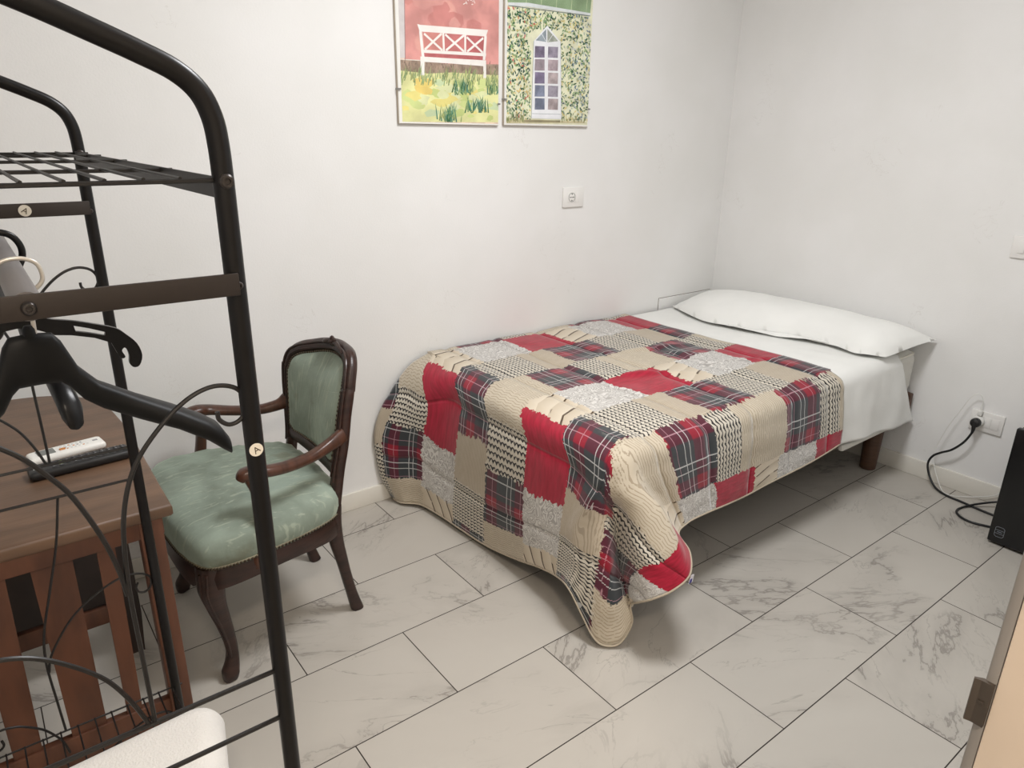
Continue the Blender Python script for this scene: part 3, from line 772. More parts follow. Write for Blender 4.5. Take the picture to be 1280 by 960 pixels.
for i in range(len(ed)):
    a, b = ed[i], ed[(i + 1) % len(ed)]
    m_ = max(1, int((b - a).length / 0.009))
    for k in range(m_):
        p = a.lerp(b, k / m_)
        mb.lathe([(0.0005, -0.0042), (0.0032, -0.003), (0.0042, 0.0), (0.0032, 0.003), (0.0005, 0.0042)], p, 'x', n=6)
mb.build('nail_trim', [M_NAIL, M_GIMP], bp)
# crest carving : a flower with leaves
mb = MB(); cc = Vector((-2.388, -0.455, 0.842))
for k in range(5):
    a = 2 * PI * k / 5; q = cc + Vector((-0.008, 0.011 * math.cos(a), 0.009 * math.sin(a)))
    mb.lathe([(0.001, -0.008), (0.007, -0.004), (0.0085, 0.0), (0.006, 0.005), (0.001, 0.007)], q, 'x', n=8)
mb.lathe([(0.001, -0.012), (0.006, -0.008), (0.007, 0.0), (0.001, 0.006)], cc + Vector((-0.010, 0, 0)), 'x', n=8)
for sg in (-1, 1):
    mb.tube(spline([cc + Vector((-0.008, sg * 0.010, 0.0)), cc + Vector((-0.008 + (0.01 if sg > 0 else 0) * -1, sg * 0.03, -0.004)), cc + Vector((-0.012, sg * 0.055, -0.012)), cc + Vector((-0.016, sg * 0.075, -0.018))], 5), [0.006 + 0.003 * math.sin(PI * i / 15) - 0.004 * i / 15 for i in range(16)], 8)
mb.build('crest_carving', M_WAL, ch)
# arms
def arm(s, y_b, y_t, yp):
    a = thing_arm = None
    path = [(-2.448 if s < 0 else -2.470, y_b, 0.608), (-2.50, y_b + s * 0.010, 0.592), (-2.56, y_b + s * 0.030, 0.582), (-2.63, (y_b + y_t) / 2 + s * 0.022, 0.585), (-2.69, y_t + s * 0.004, 0.594), (-2.725, y_t, 0.600), (-2.752, y_t - s * 0.003, 0.596), (-2.762, y_t - s * 0.004, 0.585)]
    rr = [(0.026, 0.014), (0.018, 0.016), (0.015, 0.018), (0.0145, 0.020), (0.015, 0.022), (0.017, 0.023), (0.018, 0.022), (0.012, 0.016)]
    pp = spline(path, 4); ri = []
    for i in range(len(pp)):
        f = i / 4; k = min(int(f), len(rr) - 2); t = f - k; ri.append((rr[k][0] * (1 - t) + rr[k + 1][0] * t, rr[k][1] * (1 - t) + rr[k + 1][1] * t))
    m_ = MB(); m_.tube(pp, ri, 12, sq=2.5); ar = m_.build('arm', M_WALL2, ch)
    path = [(-2.742, y_t, 0.590), (-2.728, y_t + s * 0.003, 0.55), (-2.722, yp, 0.50), (-2.732, yp, 0.44), (-2.745, yp - s * 0.004, 0.39), (-2.750, yp - s * 0.006, 0.345)]
    pp = spline(path, 4); n_ = len(pp)
    m_ = MB(); m_.tube(pp, [(0.014 + 0.010 * (i / n_) ** 2, 0.014 + 0.008 * (i / n_) ** 2) for i in range(n_)], 12, sq=2.8); m_.build('arm_support', M_WALL2, ch)
arm(-1, -0.606, -0.672, -0.700)
arm(1, -0.236, -0.155, -0.128)

# ================================================================== TABLE
M_TOPW = pbr('worn_brown_table_top', (100, 76, 58), 0.45, var=0.22, vscale=3.2, detail=8, stretch=(1.5, 7, 1), bmp=0.1, bscale=24)
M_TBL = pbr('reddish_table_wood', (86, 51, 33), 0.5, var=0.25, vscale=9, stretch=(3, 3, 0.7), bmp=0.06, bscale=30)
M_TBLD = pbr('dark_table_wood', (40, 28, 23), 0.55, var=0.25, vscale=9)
tb = thing('table', 'brown wooden table with rounded far end and slatted near side behind the black rack', 'table', (-3.29, -0.55, 0))
ZT = 0.735
oR = [(-2.979, -0.992), (-2.976, -0.80), (-2.973, -0.62), (-2.974, -0.47), (-2.985, -0.34), (-3.022, -0.235), (-3.085, -0.172), (-3.17, -0.142), (-3.29, -0.135)]
oL = [(-6.58 - x, y) for x, y in oR[::-1]][1:]
edge = [(p.x, p.y) for p in spline([(x, y, 0) for x, y in oR[3:] + oL[:-3]], 5)]
outl = oR[:3] + edge + oL[-3:]
cx_ = (-3.29, -0.57)
def tr(ins, z):
    out = []
    for x, y in outl:
        dx, dy = x - cx_[0], y - cx_[1]; out.append((x - math.copysign(min(ins, abs(dx)), dx), y - math.copysign(min(ins, abs(dy)), dy), z))
    return out
mb = MB(); mb.loft([tr(0.004, ZT - 0.026), tr(0.0, ZT - 0.021), tr(0.0, ZT - 0.006), tr(0.003, ZT - 0.001), tr(0.006, ZT)])
mb.build('table_top', M_TOPW, tb)
NY0, NY1 = -0.985, -0.960
mb = MB(); mb.box((-3.60, NY0, 0.672), (-2.998, NY1, 0.709), bev=0.003); mb.build('apron', M_TBL, tb)
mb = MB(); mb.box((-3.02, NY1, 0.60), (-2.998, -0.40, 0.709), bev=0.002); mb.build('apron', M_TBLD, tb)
mb = MB(); mb.box((-3.60, NY0 + 0.004, 0.212), (-3.03, NY1 - 0.002, 0.283), bev=0.003); mb.build('bottom_rail', M_TBL, tb)
for (a0, a1, b0, b1) in ((-3.317, -3.261, -3.318, -3.272), (-3.223, -3.157, -3.221, -3.160), (-3.117, -3.086, -3.122, -3.094), (-3.423, -3.357, -3.42, -3.36), (-3.496, -3.464, -3.49, -3.464)):
    mb = MB(); q0, q1 = NY0 + 0.009, NY1 - 0.004
    mb.loft([[(b0, q0, 0.283), (b1, q0, 0.283), (b1, q1, 0.283), (b0, q1, 0.283)], [(a0, q0, 0.672), (a1, q0, 0.672), (a1, q1, 0.672), (a0, q1, 0.672)]], smooth=False)
    mb.build('slat', M_TBL, tb)
for x in (-3.042, -3.60):
    mb = MB(); mb.box((x, NY0 - 0.002, 0.0), (x + 0.042, NY1 + 0.012, 0.709), bev=0.003); mb.build('leg', M_TBL, tb)
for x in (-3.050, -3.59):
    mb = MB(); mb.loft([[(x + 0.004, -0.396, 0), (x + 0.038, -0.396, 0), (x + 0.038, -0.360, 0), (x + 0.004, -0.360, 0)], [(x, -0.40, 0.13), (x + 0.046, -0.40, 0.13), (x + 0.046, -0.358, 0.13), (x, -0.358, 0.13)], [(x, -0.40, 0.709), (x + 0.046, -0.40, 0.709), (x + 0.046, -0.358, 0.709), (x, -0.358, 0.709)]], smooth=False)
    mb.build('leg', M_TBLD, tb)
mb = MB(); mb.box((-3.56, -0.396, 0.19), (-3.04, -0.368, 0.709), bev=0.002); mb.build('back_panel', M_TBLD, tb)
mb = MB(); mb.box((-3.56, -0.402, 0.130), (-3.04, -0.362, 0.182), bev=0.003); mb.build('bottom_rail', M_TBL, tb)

# ---- remotes on the table
M_BLK = pbr('black_plastic', (26, 26, 27), 0.45, var=0.15)
M_KEYB = pbr('dark_grey_key', (52, 52, 54), 0.5, var=0.1)
M_KEY = pbr('grey_key_print', (150, 150, 152), 0.5, var=0.1)
M_WPL = pbr('white_plastic', (232, 231, 226), 0.35, var=0.02)
M_GRY = pbr('grey_lcd', (112, 116, 112), 0.25, var=0.1)
M_ORG = pbr('orange_key', (196, 128, 66), 0.5)
M_GRN = pbr('pale_green_key', (160, 180, 90), 0.5)
M_LBL = pbr('light_grey_print', (196, 196, 194), 0.5)
def frame_on(p0, p1, z):
    a = Vector((p0[0], p0[1], z)); b = Vector((p1[0], p1[1], z)); ex = (b - a).normalized(); ey = Vector((-ex.y, ex.x, 0)); ez = Vector((0, 0, 1))
    M = Matrix((ex, ey, ez)).transposed().to_4x4(); M.translation = a
    return M, (b - a).length
zt = ZT + 0.0005
M1, L1 = frame_on((-3.190, -0.712), (-2.998, -0.700), zt)
rm = thing('remote_control', 'long black television remote with many keys lying on the brown table', 'remote control', M1.translation)
W = 0.026
def slab(Ln, Wd, h, r, M, taper=0.0):
    m_ = MB(); rings = rbox((0, -Wd, 0), (Ln, Wd, h), r, 4, 5)
    m_.loft([[M @ Vector((x, y * (1 - taper * x / Ln), z)) for x, y, z in rg_] for rg_ in rings]); return m_
slab(L1, W, 0.020, 0.008, M1).build('case', M_BLK, rm)
kn_ = 0
for i in range(11):
    for j in range(4 if i not in (2,) else 2):
        x = 0.042 + i * 0.0135; y = (-0.0135 + j * 0.009) if i not in (2,) else (-0.008 + j * 0.016)
        m_ = MB(); m_.box((x, y - 0.003, 0.0195), (x + 0.0085, y + 0.003, 0.0215), bev=0.0008, seg=1, M=M1)
        kk = m_.build('key', M_GRN if i == 1 and j in (1, 2) else M_KEYB, rm)
        m_ = MB(); m_.box((x + 0.0025, y - 0.0008, 0.0214), (x + 0.006, y + 0.0008, 0.0218), M=M1); m_.build('key_print', M_KEY, kk)
m_ = MB(); m_.box((0.010, -0.008, 0.0196), (0.0125, 0.008, 0.0203), M=M1); m_.build('maker_mark', M_LBL, rm)
M2, L2 = frame_on((-3.184, -0.633), (-3.036, -0.612), zt)
ra = thing('remote_control', 'small white air conditioner remote with grey screen, behind the black remote', 'remote control', M2.translation)
slab(L2, 0.0255, 0.018, 0.008, M2).build('case', M_WPL, ra)
m_ = MB(); m_.box((0.018, -0.014, 0.0176), (0.052, 0.016, 0.0186), bev=0.0008, seg=1, M=M2); m_.build('screen', M_GRY, ra)
m_ = MB(); m_.box((0.060, -0.010, 0.0176), (0.072, -0.001, 0.0195), bev=0.002, M=M2); m_.build('key', M_ORG, ra)
for i in range(6):
    for j in range(3):
        m_ = MB(); m_.box((0.064 + i * 0.008 + (0.010 if j == 0 else 0), -0.010 + j * 0.009, 0.0176), (0.068 + i * 0.008 + (0.010 if j == 0 else 0), -0.006 + j * 0.009, 0.0188), bev=0.0008, seg=1, M=M2)
        m_.build('key', M_ORG if (i + j) % 4 == 0 else M_KEY if (i * j) % 3 == 1 else M_LBL, ra)
m_ = MB(); m_.box((0.128, -0.004, 0.0178), (0.138, 0.004, 0.0184), M=M2); m_.build('maker_mark', M_KEY, ra)

# ================================================================== BLACK METAL RACK
M_RACK = pbr('black_powder_coat', (13, 11, 11), 0.34, 0.0, var=0.15, spec=0.3)
M_WIRE = pbr('black_wire', (16, 13, 12), 0.42, var=0.1)
M_BAR = pbr('dark_bronze_bar', (46, 39, 35), 0.45, 0.2, var=0.12)
M_ROD = pbr('grey_tube', (112, 108, 108), 0.4, 0.3, var=0.06)
M_STK = pbr('white_sticker', (226, 220, 206), 0.6, var=0.03)
M_INK = pbr('brown_ink', (70, 58, 40), 0.6)
M_BOLT = pbr('dark_steel_bolt', (66, 62, 60), 0.35, 0.7)
rk = thing('clothes_rack', 'black metal clothes rack with wire shelves and scrollwork in the left foreground', 'clothes rack', (-3.215, -1.386, 0))
Y1, Y2 = -1.737, -1.035
XC = -3.215
def hoop(x0, y, dz):
    dx = x0 + 3.024
    right = [(-3.024, 0.0), (-3.024, 0.7), (-3.024, 1.385), (-3.0245, 1.415), (-3.027, 1.437), (-3.035, 1.456), (-3.051, 1.4705), (-3.075, 1.482), (-3.10, 1.4925), (-3.141, 1.509), (-3.18, 1.522), (-3.215, 1.528)]
    pts = [(x + dx, y, z + (dz if z > 0.5 else 0)) for x, z in right]
    cx = XC + dx
    pts += [(2 * cx - x, yy, z) for x, yy, z in pts[::-1][1:]]
    full = [pts[0], pts[1], pts[2]] + spline(pts[2:-2], 5)[1:] + [pts[-2], pts[-1]]
    m_ = MB(); m_.tube(full, 0.0087, 16); return m_.build('end_hoop', M_RACK, rk)
h1 = hoop(-3.024, Y1, 0.0); h2 = hoop(-3.034, Y2, -0.008)
PX = {0: (-3.024, -3.406), 1: (-3.034, -3.416)}
YY = (Y1, Y2)
def bolt(x, y, z, par, r=0.006):
    m_ = MB(); m_.lathe([(r, 0.0), (r, -0.002), (r * 0.75, -0.0035), (r * 0.45, -0.0036), (r * 0.42, -0.0015), (0.0005, -0.0014)], (x, y, z), 'y', 16); m_.build('bolt', M_BOLT, par)
for i, hp in enumerate((h1, h2)):
    for x in PX[i]:
        bolt(x, YY[i] - 0.0082, 1.388, hp); bolt(x, YY[i] - 0.0082, 1.302, hp, 0.0035)
        m_ = MB(); m_.lathe([(0.0105, 0.0), (0.0105, 0.012), (0.009, 0.014)], (x, YY[i], 0.0)); m_.build('foot_cap', M_RACK, hp)
def glyph(M, par, sc_):
    m_ = MB()
    for (a, b) in (((-0.45, -0.5), (0.05, 0.5)), ((0.05, 0.5), (0.4, -0.5)), ((-0.2, -0.12), (0.3, -0.12))):
        a = Vector((a[0] * sc_, 0, a[1] * sc_)); b = Vector((b[0] * sc_, 0, b[1] * sc_))
        m_.tube([M @ a, M @ b], sc_ * 0.07, 6)
    m_.build('letter', M_INK, par)
def sticker(c, r, par, rot):
    m_ = MB(); m_.lathe([(r, 0.0), (r, -0.0008), (0.0005, -0.0009)], c, 'y', 24); st = m_.build('sticker', M_STK, par)
    M = Matrix.Translation(Vector(c) + Vector((0, -0.001, 0))) @ Matrix.Rotation(rot, 4, 'Y'); glyph(M, st, r * 0.95)
sticker((-3.0255, Y1 - 0.0085, 1.1475), 0.0064, h1, -0.5)
# flat cross bars that carry the hanging rod
for i in range(2):
    z0 = (1.3035, 1.307)[i]; hgt = (0.0095, 0.0105)[i]
    m_ = MB(); m_.box((PX[i][1], YY[i] - 0.0125, z0 - hgt), (PX[i][0], YY[i] - 0.0090, z0 + hgt), bev=0.0008)
    cb = m_.build('cross_bar', M_BAR, rk)
    bolt(-3.176, YY[i] - 0.0125, z0 - 0.0005, cb, 0.0052)
    if i == 1: sticker((-3.121, YY[i] - 0.0126, 1.307), 0.0085, cb, 0.5)
m_ = MB(); m_.tube([(-3.176, Y1 - 0.0088, 1.3035), (-3.176, Y2 - 0.0088, 1.3035)], 0.011, 20); m_.build('hanging_rod', M_ROD, rk)
# shelves of welded wire
def shelf(z, name, pitch, longs, strip):
    m_ = MB()
    n_ = int(0.382 / pitch)
    for k in range(n_ + 1):
        x = -3.0305 - k * pitch
        if k and x > -3.41: m_.tube([(x, Y1, z), (x - 0.008, Y2, z)], 0.0016, 6)
    for y in longs: m_.tube([(-3.022, y, z - 0.002), (-3.414, y, z - 0.002)], 0.0019, 6)
    for x in (-3.030, -3.406):
        bm_ = [(x - 0.001, Y1 - 0.003, z - strip), (x + 0.001, Y1 - 0.003, z - strip), (x - 0.009, Y2, z - strip), (x - 0.011, Y2, z - strip)]
        m_.loft([bm_, [(a, b, z + 0.001) for a, b, c in bm_]], smooth=False)
    return m_.build(name, M_WIRE, rk)
shelf(1.3905, 'top_shelf', 0.0268, (Y1, -1.56, -1.335, -1.15, Y2), 0.016)
shelf(0.354, 'bottom_shelf', 0.0283, (Y1, -1.56, -1.335, -1.15, Y2), 0.008)
# low rails and scrollwork of each end
up_r = [(-3.053, 1.189), (-3.052, 1.181), (-3.044, 1.1745), (-3.034, 1.177), (-3.0275, 1.187), (-3.028, 1.198), (-3.035, 1.208), (-3.048, 1.213), (-3.062, 1.212), (-3.078, 1.205), (-3.096, 1.191), (-3.117, 1.168), (-3.130, 1.146), (-3.139, 1.118), (-3.144, 1.087), (-3.147, 1.038), (-3.147, 0.967), (-3.147, 0.890)]
up_l = [(-3.243, 1.187), (-3.244, 1.180), (-3.252, 1.176), (-3.262, 1.180), (-3.267, 1.190), (-3.263, 1.203), (-3.252, 1.211), (-3.238, 1.211), (-3.225, 1.205), (-3.213, 1.196), (-3.199, 1.182), (-3.186, 1.163), (-3.175, 1.144), (-3.165, 1.117), (-3.157, 1.089), (-3.1515, 1.06), (-3.149, 1.035)]
up_a = [(-3.272, 0.985), (-3.268, 0.978), (-3.276, 0.972), (-3.287, 0.978), (-3.290, 0.994), (-3.281, 1.009), (-3.265, 1.016), (-3.247, 1.014), (-3.231, 1.008), (-3.216, 0.998), (-3.202, 0.985), (-3.190, 0.972), (-3.178, 0.956), (-3.168, 0.936), (-3.160, 0.915), (-3.152, 0.889)]
lo_r = [(-3.066, 0.614), (-3.070, 0.604), (-3.067, 0.594), (-3.058, 0.590), (-3.049, 0.594), (-3.044, 0.605), (-3.045, 0.620), (-3.058, 0.631), (-3.075, 0.6355), (-3.093, 0.6355), (-3.124, 0.624), (-3.163, 0.600), (-3.193, 0.569), (-3.222, 0.523), (-3.231, 0.49)]
lo_c = [(-3.160, 0.826), (-3.177, 0.740), (-3.202, 0.652), (-3.225, 0.570), (-3.232, 0.507), (-3.230, 0.421), (-3.228, 0.354)]
lo_a = [(-3.322, 0.386), (-3.321, 0.374), (-3.330, 0.367), (-3.341, 0.374), (-3.341, 0.392), (-3.332, 0.404), (-3.318, 0.408), (-3.303, 0.405), (-3.288, 0.398), (-3.262, 0.376), (-3.246, 0.352), (-3.236, 0.33), (-3.230, 0.30)]
lo_b = [(-3.0735, 0.276), (-3.075, 0.268), (-3.066, 0.262), (-3.055, 0.266), (-3.047, 0.276), (-3.05, 0.292), (-3.068, 0.303), (-3.10, 0.30), (-3.151, 0.275), (-3.19, 0.24), (-3.228, 0.19)]
for i in range(2):
    y = YY[i]; sh_ = (0.0, -0.013)[i]; sl_ = (0.010, 0.0)[i]
    for z in (0.889, 0.827):
        m_ = MB(); m_.tube([(PX[i][0], y, z), (PX[i][1], y, z)], 0.0026, 8); m_.build('rail', M_WIRE, rk)
    for pth, s_ in ((up_r, sh_), (up_l, sh_), (up_a, sh_), (lo_r, sl_), (lo_c, sl_), (lo_a, sl_), (lo_b, sl_)):
        m_ = MB(); m_.tube(spline([(x + s_, y, z) for x, z in pth], 5), 0.00215, 8); m_.build('scroll', M_WIRE, rk)

# ---- hangers on the rod
M_HANG = pbr('black_matt_hanger', (8, 9, 10), 0.5, var=0.15, spec=0.25)
M_HANG2 = pbr('black_glossy_hanger', (9, 9, 11), 0.3, var=0.1, spec=0.35)
M_HOOK = pbr('pale_metal_hook', (200, 196, 188), 0.35, 0.4, var=0.05)
def broad_hanger(name, label, c, ang, mat, hook_mat, ts=1.0):
    """wide-shouldered suit hanger: half profile lofted both ways from the neck"""
    t = thing(name, label, 'hanger', c, 'hangers on the rack rod')
    R = Matrix.Translation(Vector(c)) @ Matrix.Rotation(ang, 4, 'Z')
    # offset along the arm, centre height, half height, half thickness, bow (towards -y)
    sec = [(0.0, -0.071, 0.024, 0.008, 0.0), (0.016, -0.072, 0.0235, 0.0085, 0.0), (0.022, -0.079, 0.022, 0.009, 0.0), (0.031, -0.0985, 0.0165, 0.010, -0.001), (0.045, -0.113, 0.0135, 0.012, -0.002), (0.075, -0.1315, 0.0125, 0.015, -0.004), (0.105, -0.148, 0.0118, 0.019, -0.007), (0.13, -0.1645, 0.0125, 0.022, -0.010), (0.143, -0.176, 0.0135, 0.022, -0.012), (0.150, -0.186, 0.010, 0.016, -0.013), (0.152, -0.192, 0.004, 0.006, -0.013)]
    for sg in (1, -1):
        rings = []
        for (o, zc, hh, th, bw) in sec:
            ring = []
            for k in range(16):
                a = 2 * PI * k / 16; ca, sa = math.cos(a), math.sin(a)
                e = 0.75; ca = math.copysign(abs(ca) ** e, ca); sa = math.copysign(abs(sa) ** e, sa)
                ring.append(R @ Vector((sg * o, bw + ca * th * ts, zc + sa * hh)))
            rings.append(ring)
        m_ = MB(); m_.loft(rings); m_.build('shoulder', mat, t)
    m_ = MB(); m_.tube([R @ Vector(p) for p in ((0.0, 0, -0.050), (0.0, 0, -0.043), (0.0, 0, -0.040))], [0.0055, 0.005, 0.003], 12); m_.build('hook_collar', mat, t)
    hk = [(0.004, 0, -0.050), (0.005, 0, -0.030), (0.0065, 0, -0.014), (0.0165, 0, -0.004), (0.0185, 0, 0.004), (0.0155, 0, 0.0135), (0.006, 0, 0.0182), (-0.006, 0, 0.0175), (-0.0145, 0, 0.012), (-0.0175, 0, 0.003), (-0.0165, 0, -0.006)]
    m_ = MB(); m_.tube(spline([R @ Vector(p) for p in hk], 5), 0.0019, 10); m_.build('hook', hook_mat, t)
    return t
ZR = 1.3035
broad_hanger('clothes_hanger', 'matt black wide-shouldered hanger with pale metal hook, nearest on the rack rod', (-3.174, -1.63, ZR), 0.0, M_HANG, M_HOOK)
broad_hanger('clothes_hanger', 'glossy black hanger turned end-on behind the nearest hanger', (-3.176, -1.335, ZR - 0.002), -1.262, M_HANG2, M_HOOK, 0.55)
# flat plastic hanger with curled tip
hc = (-3.176, -1.45, ZR)
t = thing('clothes_hanger', 'flat black plastic hanger with curled tip and slotted arm, behind the nearest hanger', 'hanger', hc, 'hangers on the rack rod')
half_top = [(0.0, -0.066), (0.012, -0.068), (0.024, -0.0725), (0.033, -0.0765), (0.052, -0.081), (0.072, -0.0875), (0.093, -0.0955), (0.103, -0.105), (0.1125, -0.117), (0.116, -0.132), (0.1115, -0.144), (0.105, -0.1455), (0.1012, -0.140), (0.1022, -0.131), (0.101, -0.1235), (0.0985, -0.120), (0.0955, -0.1235), (0.098, -0.131), (0.094, -0.1325), (0.0905, -0.126)]
_ht = [(p.x, p.y) for p in spline([(a, b, 0) for a, b in half_top], 3)]
half_bot = [(0.086, -0.112), (0.070, -0.1035), (0.048, -0.097), (0.033, -0.0945), (0.022, -0.0885), (0.012, -0.0835), (0.0, -0.082)]
slot = [(0.052, -0.0865), (0.066, -0.0915), (0.082, -0.0985), (0.081, -0.1025), (0.067, -0.0975), (0.053, -0.0935)]
for sg in (1, -1):
    bm = bmesh.new()
    poly = _ht + half_bot
    v = [bm.verts.new((sg * x, 0, z)) for x, z in poly]; e = [bm.edges.new((v[i], v[(i + 1) % len(v)])) for i in range(len(v))]
    v2 = [bm.verts.new((sg * x, 0, z)) for x, z in slot]; e += [bm.edges.new((v2[i], v2[(i + 1) % len(v2)])) for i in range(len(v2))]
    bmesh.ops.triangle_fill(bm, edges=e, use_beauty=True)
    r = bmesh.ops.extrude_face_region(bm, geom=bm.faces[:]); bmesh.ops.translate(bm, verts=[g for g in r['geom'] if isinstance(g, bmesh.types.BMVert)], vec=(0, 0.006, 0))
    bmesh.ops.recalc_face_normals(bm, faces=bm.faces); bm.verts.index_update()
    m_ = MB(); m_.add([(q.co.x + hc[0], q.co.y + hc[1] - 0.003, q.co.z + hc[2]) for q in bm.verts], [[q.index for q in f.verts] for f in bm.faces], 0, False); bm.free()
    m_.build('arm', M_HANG2, t)
hk = [(0.0, -0.068), (0.003, -0.045), (0.012, -0.020), (0.0185, -0.006), (0.0185, 0.006), (0.012, 0.0165), (0.0, 0.0205), (-0.012, 0.0165), (-0.018, 0.006), (-0.017, -0.006)]
m_ = MB(); m_.tube(spline([(hc[0] + x, hc[1], hc[2] + z) for x, z in hk], 5), (0.0035), 10); m_.build('hook', M_HANG2, t)

# ---- white towel on the low shelf
M_TWL = pbr('white_terry_towel', (222, 219, 214), 0.95, var=0.03, bmp=0.5, bscale=260, sheen=0.3)
rings = rbox((-3.37, -1.455, 0.3565), (-2.993, -1.205, 0.449), 0.045, 8, 9)
m_ = MB()
def tw(p):
    x, y, z = p; a = (x + 3.37) / 0.377
    zz = z + (0.006 * n3(x * 9, y * 9, 2) - 0.03 * max(0, -a + 0.62)) * (z - 0.3565) / 0.09
    zz -= 0.008 * math.exp(-((y + 1.33) / 0.006) ** 2) * (1 if z > 0.40 else 0) * 0
    x -= 0.45 * max(0, -1.33 - y) if a > 0.6 else 0
    return (x + 0.008 * n3(y * 8, z * 8, 5) * (1 if a > 0.6 else 0.3), y + 0.006 * n3(x * 7, z * 9, 9), max(zz, 0.3565))
m_.loft([[tw(p) for p in rg_] for rg_ in rings])
o = m_.build('towel', M_TWL)
tag(o, 'folded white towel lying on the bottom wire shelf of the black rack', 'towel')

# ================================================================== PICTURES ON THE BACK WALL
M_FRM = pbr('pale_wood_back_board', (188, 176, 160), 0.6, var=0.06)
M_MAT = pbr('white_paper_mount', (236, 234, 228), 0.8, var=0.02)
M_CLIP = pbr('small_steel_clip', (150, 148, 144), 0.35, 0.7)
def glass():
    m = bpy.data.materials.new('clip_frame_glass'); m.use_nodes = True; nt = m.node_tree
    for n in list(nt.nodes): nt.nodes.remove(n)
    o = nt.nodes.new('ShaderNodeOutputMaterial'); mx = nt.nodes.new('ShaderNodeMixShader'); t = nt.nodes.new('ShaderNodeBsdfTransparent'); g = nt.nodes.new('ShaderNodeBsdfGlossy')
    f = nt.nodes.new('ShaderNodeFresnel'); f.inputs[0].default_value = 1.16; g.inputs['Roughness'].default_value = 0.03
    t.inputs[0].default_value = (1.0, 1.0, 1.0, 1)
    nt.links.new(f.outputs[0], mx.inputs[0]); nt.links.new(t.outputs[0], mx.inputs[1]); nt.links.new(g.outputs[0], mx.inputs[2]); nt.links.new(mx.outputs[0], o.inputs[0]); return m
M_GLASS = glass()
_wc = {}
def wc(c, var=0.22, scale=26):
    if max(c) - min(c) > 50: c = tuple(int(v_ + (246 - v_) * 0.22) for v_ in c)
    k = (c, var, scale)
    if k not in _wc: _wc[k] = pbr('watercolour_%d_%d_%d' % c, c, 0.85, var=var, vscale=scale, detail=4, spec=0.1)
    return _wc[k]
class Art:
    def __init__(s, x0, x1, z0, z1): s.mb = MB(); s.m = []; s.y = -0.0128; s.cl = (x0, x1, z0, z1)
    def mi(s, mat):
        if mat not in s.m: s.m.append(mat)
        return s.m.index(mat)
    def poly(s, pts, mat, lift=True):
        x0, x1, z0, z1 = s.cl
        pts = [(min(max(x, x0), x1), min(max(z, z0), z1)) for x, z in pts]
        if lift: s.y -= 0.0000008
        s.mb.add([(x, s.y, z) for x, z in pts], [list(range(len(pts)))], s.mi(mat), False)
    def rect(s, a, b, mat): s.poly([(a[0], a[1]), (b[0], a[1]), (b[0], b[1]), (a[0], b[1])], mat)
    def stroke(s, a, b, w, mat):
        a = Vector(a); b = Vector(b); d = (b - a).normalized(); n_ = Vector((-d.y, d.x)) * w / 2
        s.poly([tuple(a + n_), tuple(b + n_), tuple(b - n_), tuple(a - n_)], mat)
    def blade(s, x, z, h, lean, w, mat):
        s.poly([(x - w / 2, z), (x + w / 2, z), (x + lean * 0.5 + w * 0.35, z + h * 0.55), (x + lean, z + h), (x + lean * 0.5 - w * 0.35, z + h * 0.55)], mat)
    def leaf(s, x, z, l, w, a, mat):
        c, sn = math.cos(a), math.sin(a)
        pts = [(-l, 0), (-l * 0.3, w), (l * 0.5, w * 0.8), (l, 0), (l * 0.4, -w * 0.9), (-l * 0.4, -w * 0.8)]
        s.poly([(x + p * c - q_ * sn, z + p * sn + q_ * c) for p, q_ in pts], mat)
def picture(x0, x1, z0, z1, label, px0, px1, pz0, clips):
    t = thing('framed_picture', label, 'picture', ((x0 + x1) / 2, -0.006, z0), 'clip-framed watercolours on the back wall')
    m_ = MB(); m_.box((x0, -0.0115, z0), (x1, -0.0005, z1), bev=0.0012, seg=1); m_.build('back_board', M_FRM, t)
    m_ = MB(); m_.box((x0 + 0.002, -0.0127, z0 + 0.002), (x1 - 0.002, -0.0116, z1 - 0.002)); m_.build('mount', M_MAT, t)
    m_ = MB(); m_.box((x0 + 0.0005, -0.0178, z0 + 0.0005), (x1 - 0.0005, -0.0160, z1 - 0.0005)); m_.build('glass', M_GLASS, t)
    for cx, cz in clips:
        m_ = MB(); m_.box((cx - 0.006, -0.0188, cz - 0.003), (cx + 0.006, -0.0179, cz + 0.003)); m_.box((cx - (0.0072 if cx < (x0 + x1) / 2 else -0.0062), -0.0188, cz - 0.003), (cx - (0.0062 if cx < (x0 + x1) / 2 else -0.0072), -0.002, cz + 0.003)); m_.build('clip', M_CLIP, t)
    return t
R_ = random.Random(11)
GR = (148, 142, 132)
# ---- left: white bench against a red wall
PT = 2.06
tL = picture(-1.9045, -1.4675, 1.4515, PT, 'clip-framed watercolour of a white garden bench against a red wall, left of the pair', 0, 0, 0, [(-1.900, 1.565), (-1.472, 1.53)])
A = Art(-1.890, -1.4705, 1.4585, PT - 0.006)
HW = [[0.003232549, 0.0003587559, -3.014185], [-0.0007083232, -0.002208631, 1.721243], [-0.0005152703, -0.0002320322, 1]]
def wall_pt(cx, cy):
    """sheet units of the drawing -> x, z on the wall plane (plane-to-plane map)"""
    a, b = 460 + cx / 4.0, cy / 4.0
    v = [r[0] * a + r[1] * b + r[2] for r in HW]
    return (v[0] / v[2], v[1] / v[2])
pL = pR = wall_pt
A.rect(pL(158, 612), (-1.4705, PT - 0.006), wc((226, 196, 168)))
A.poly([pL(184, 330), pL(660, 330), (-1.4705, PT - 0.006), (-1.885, PT - 0.006)], wc((203, 128, 118), 0.16, 14))
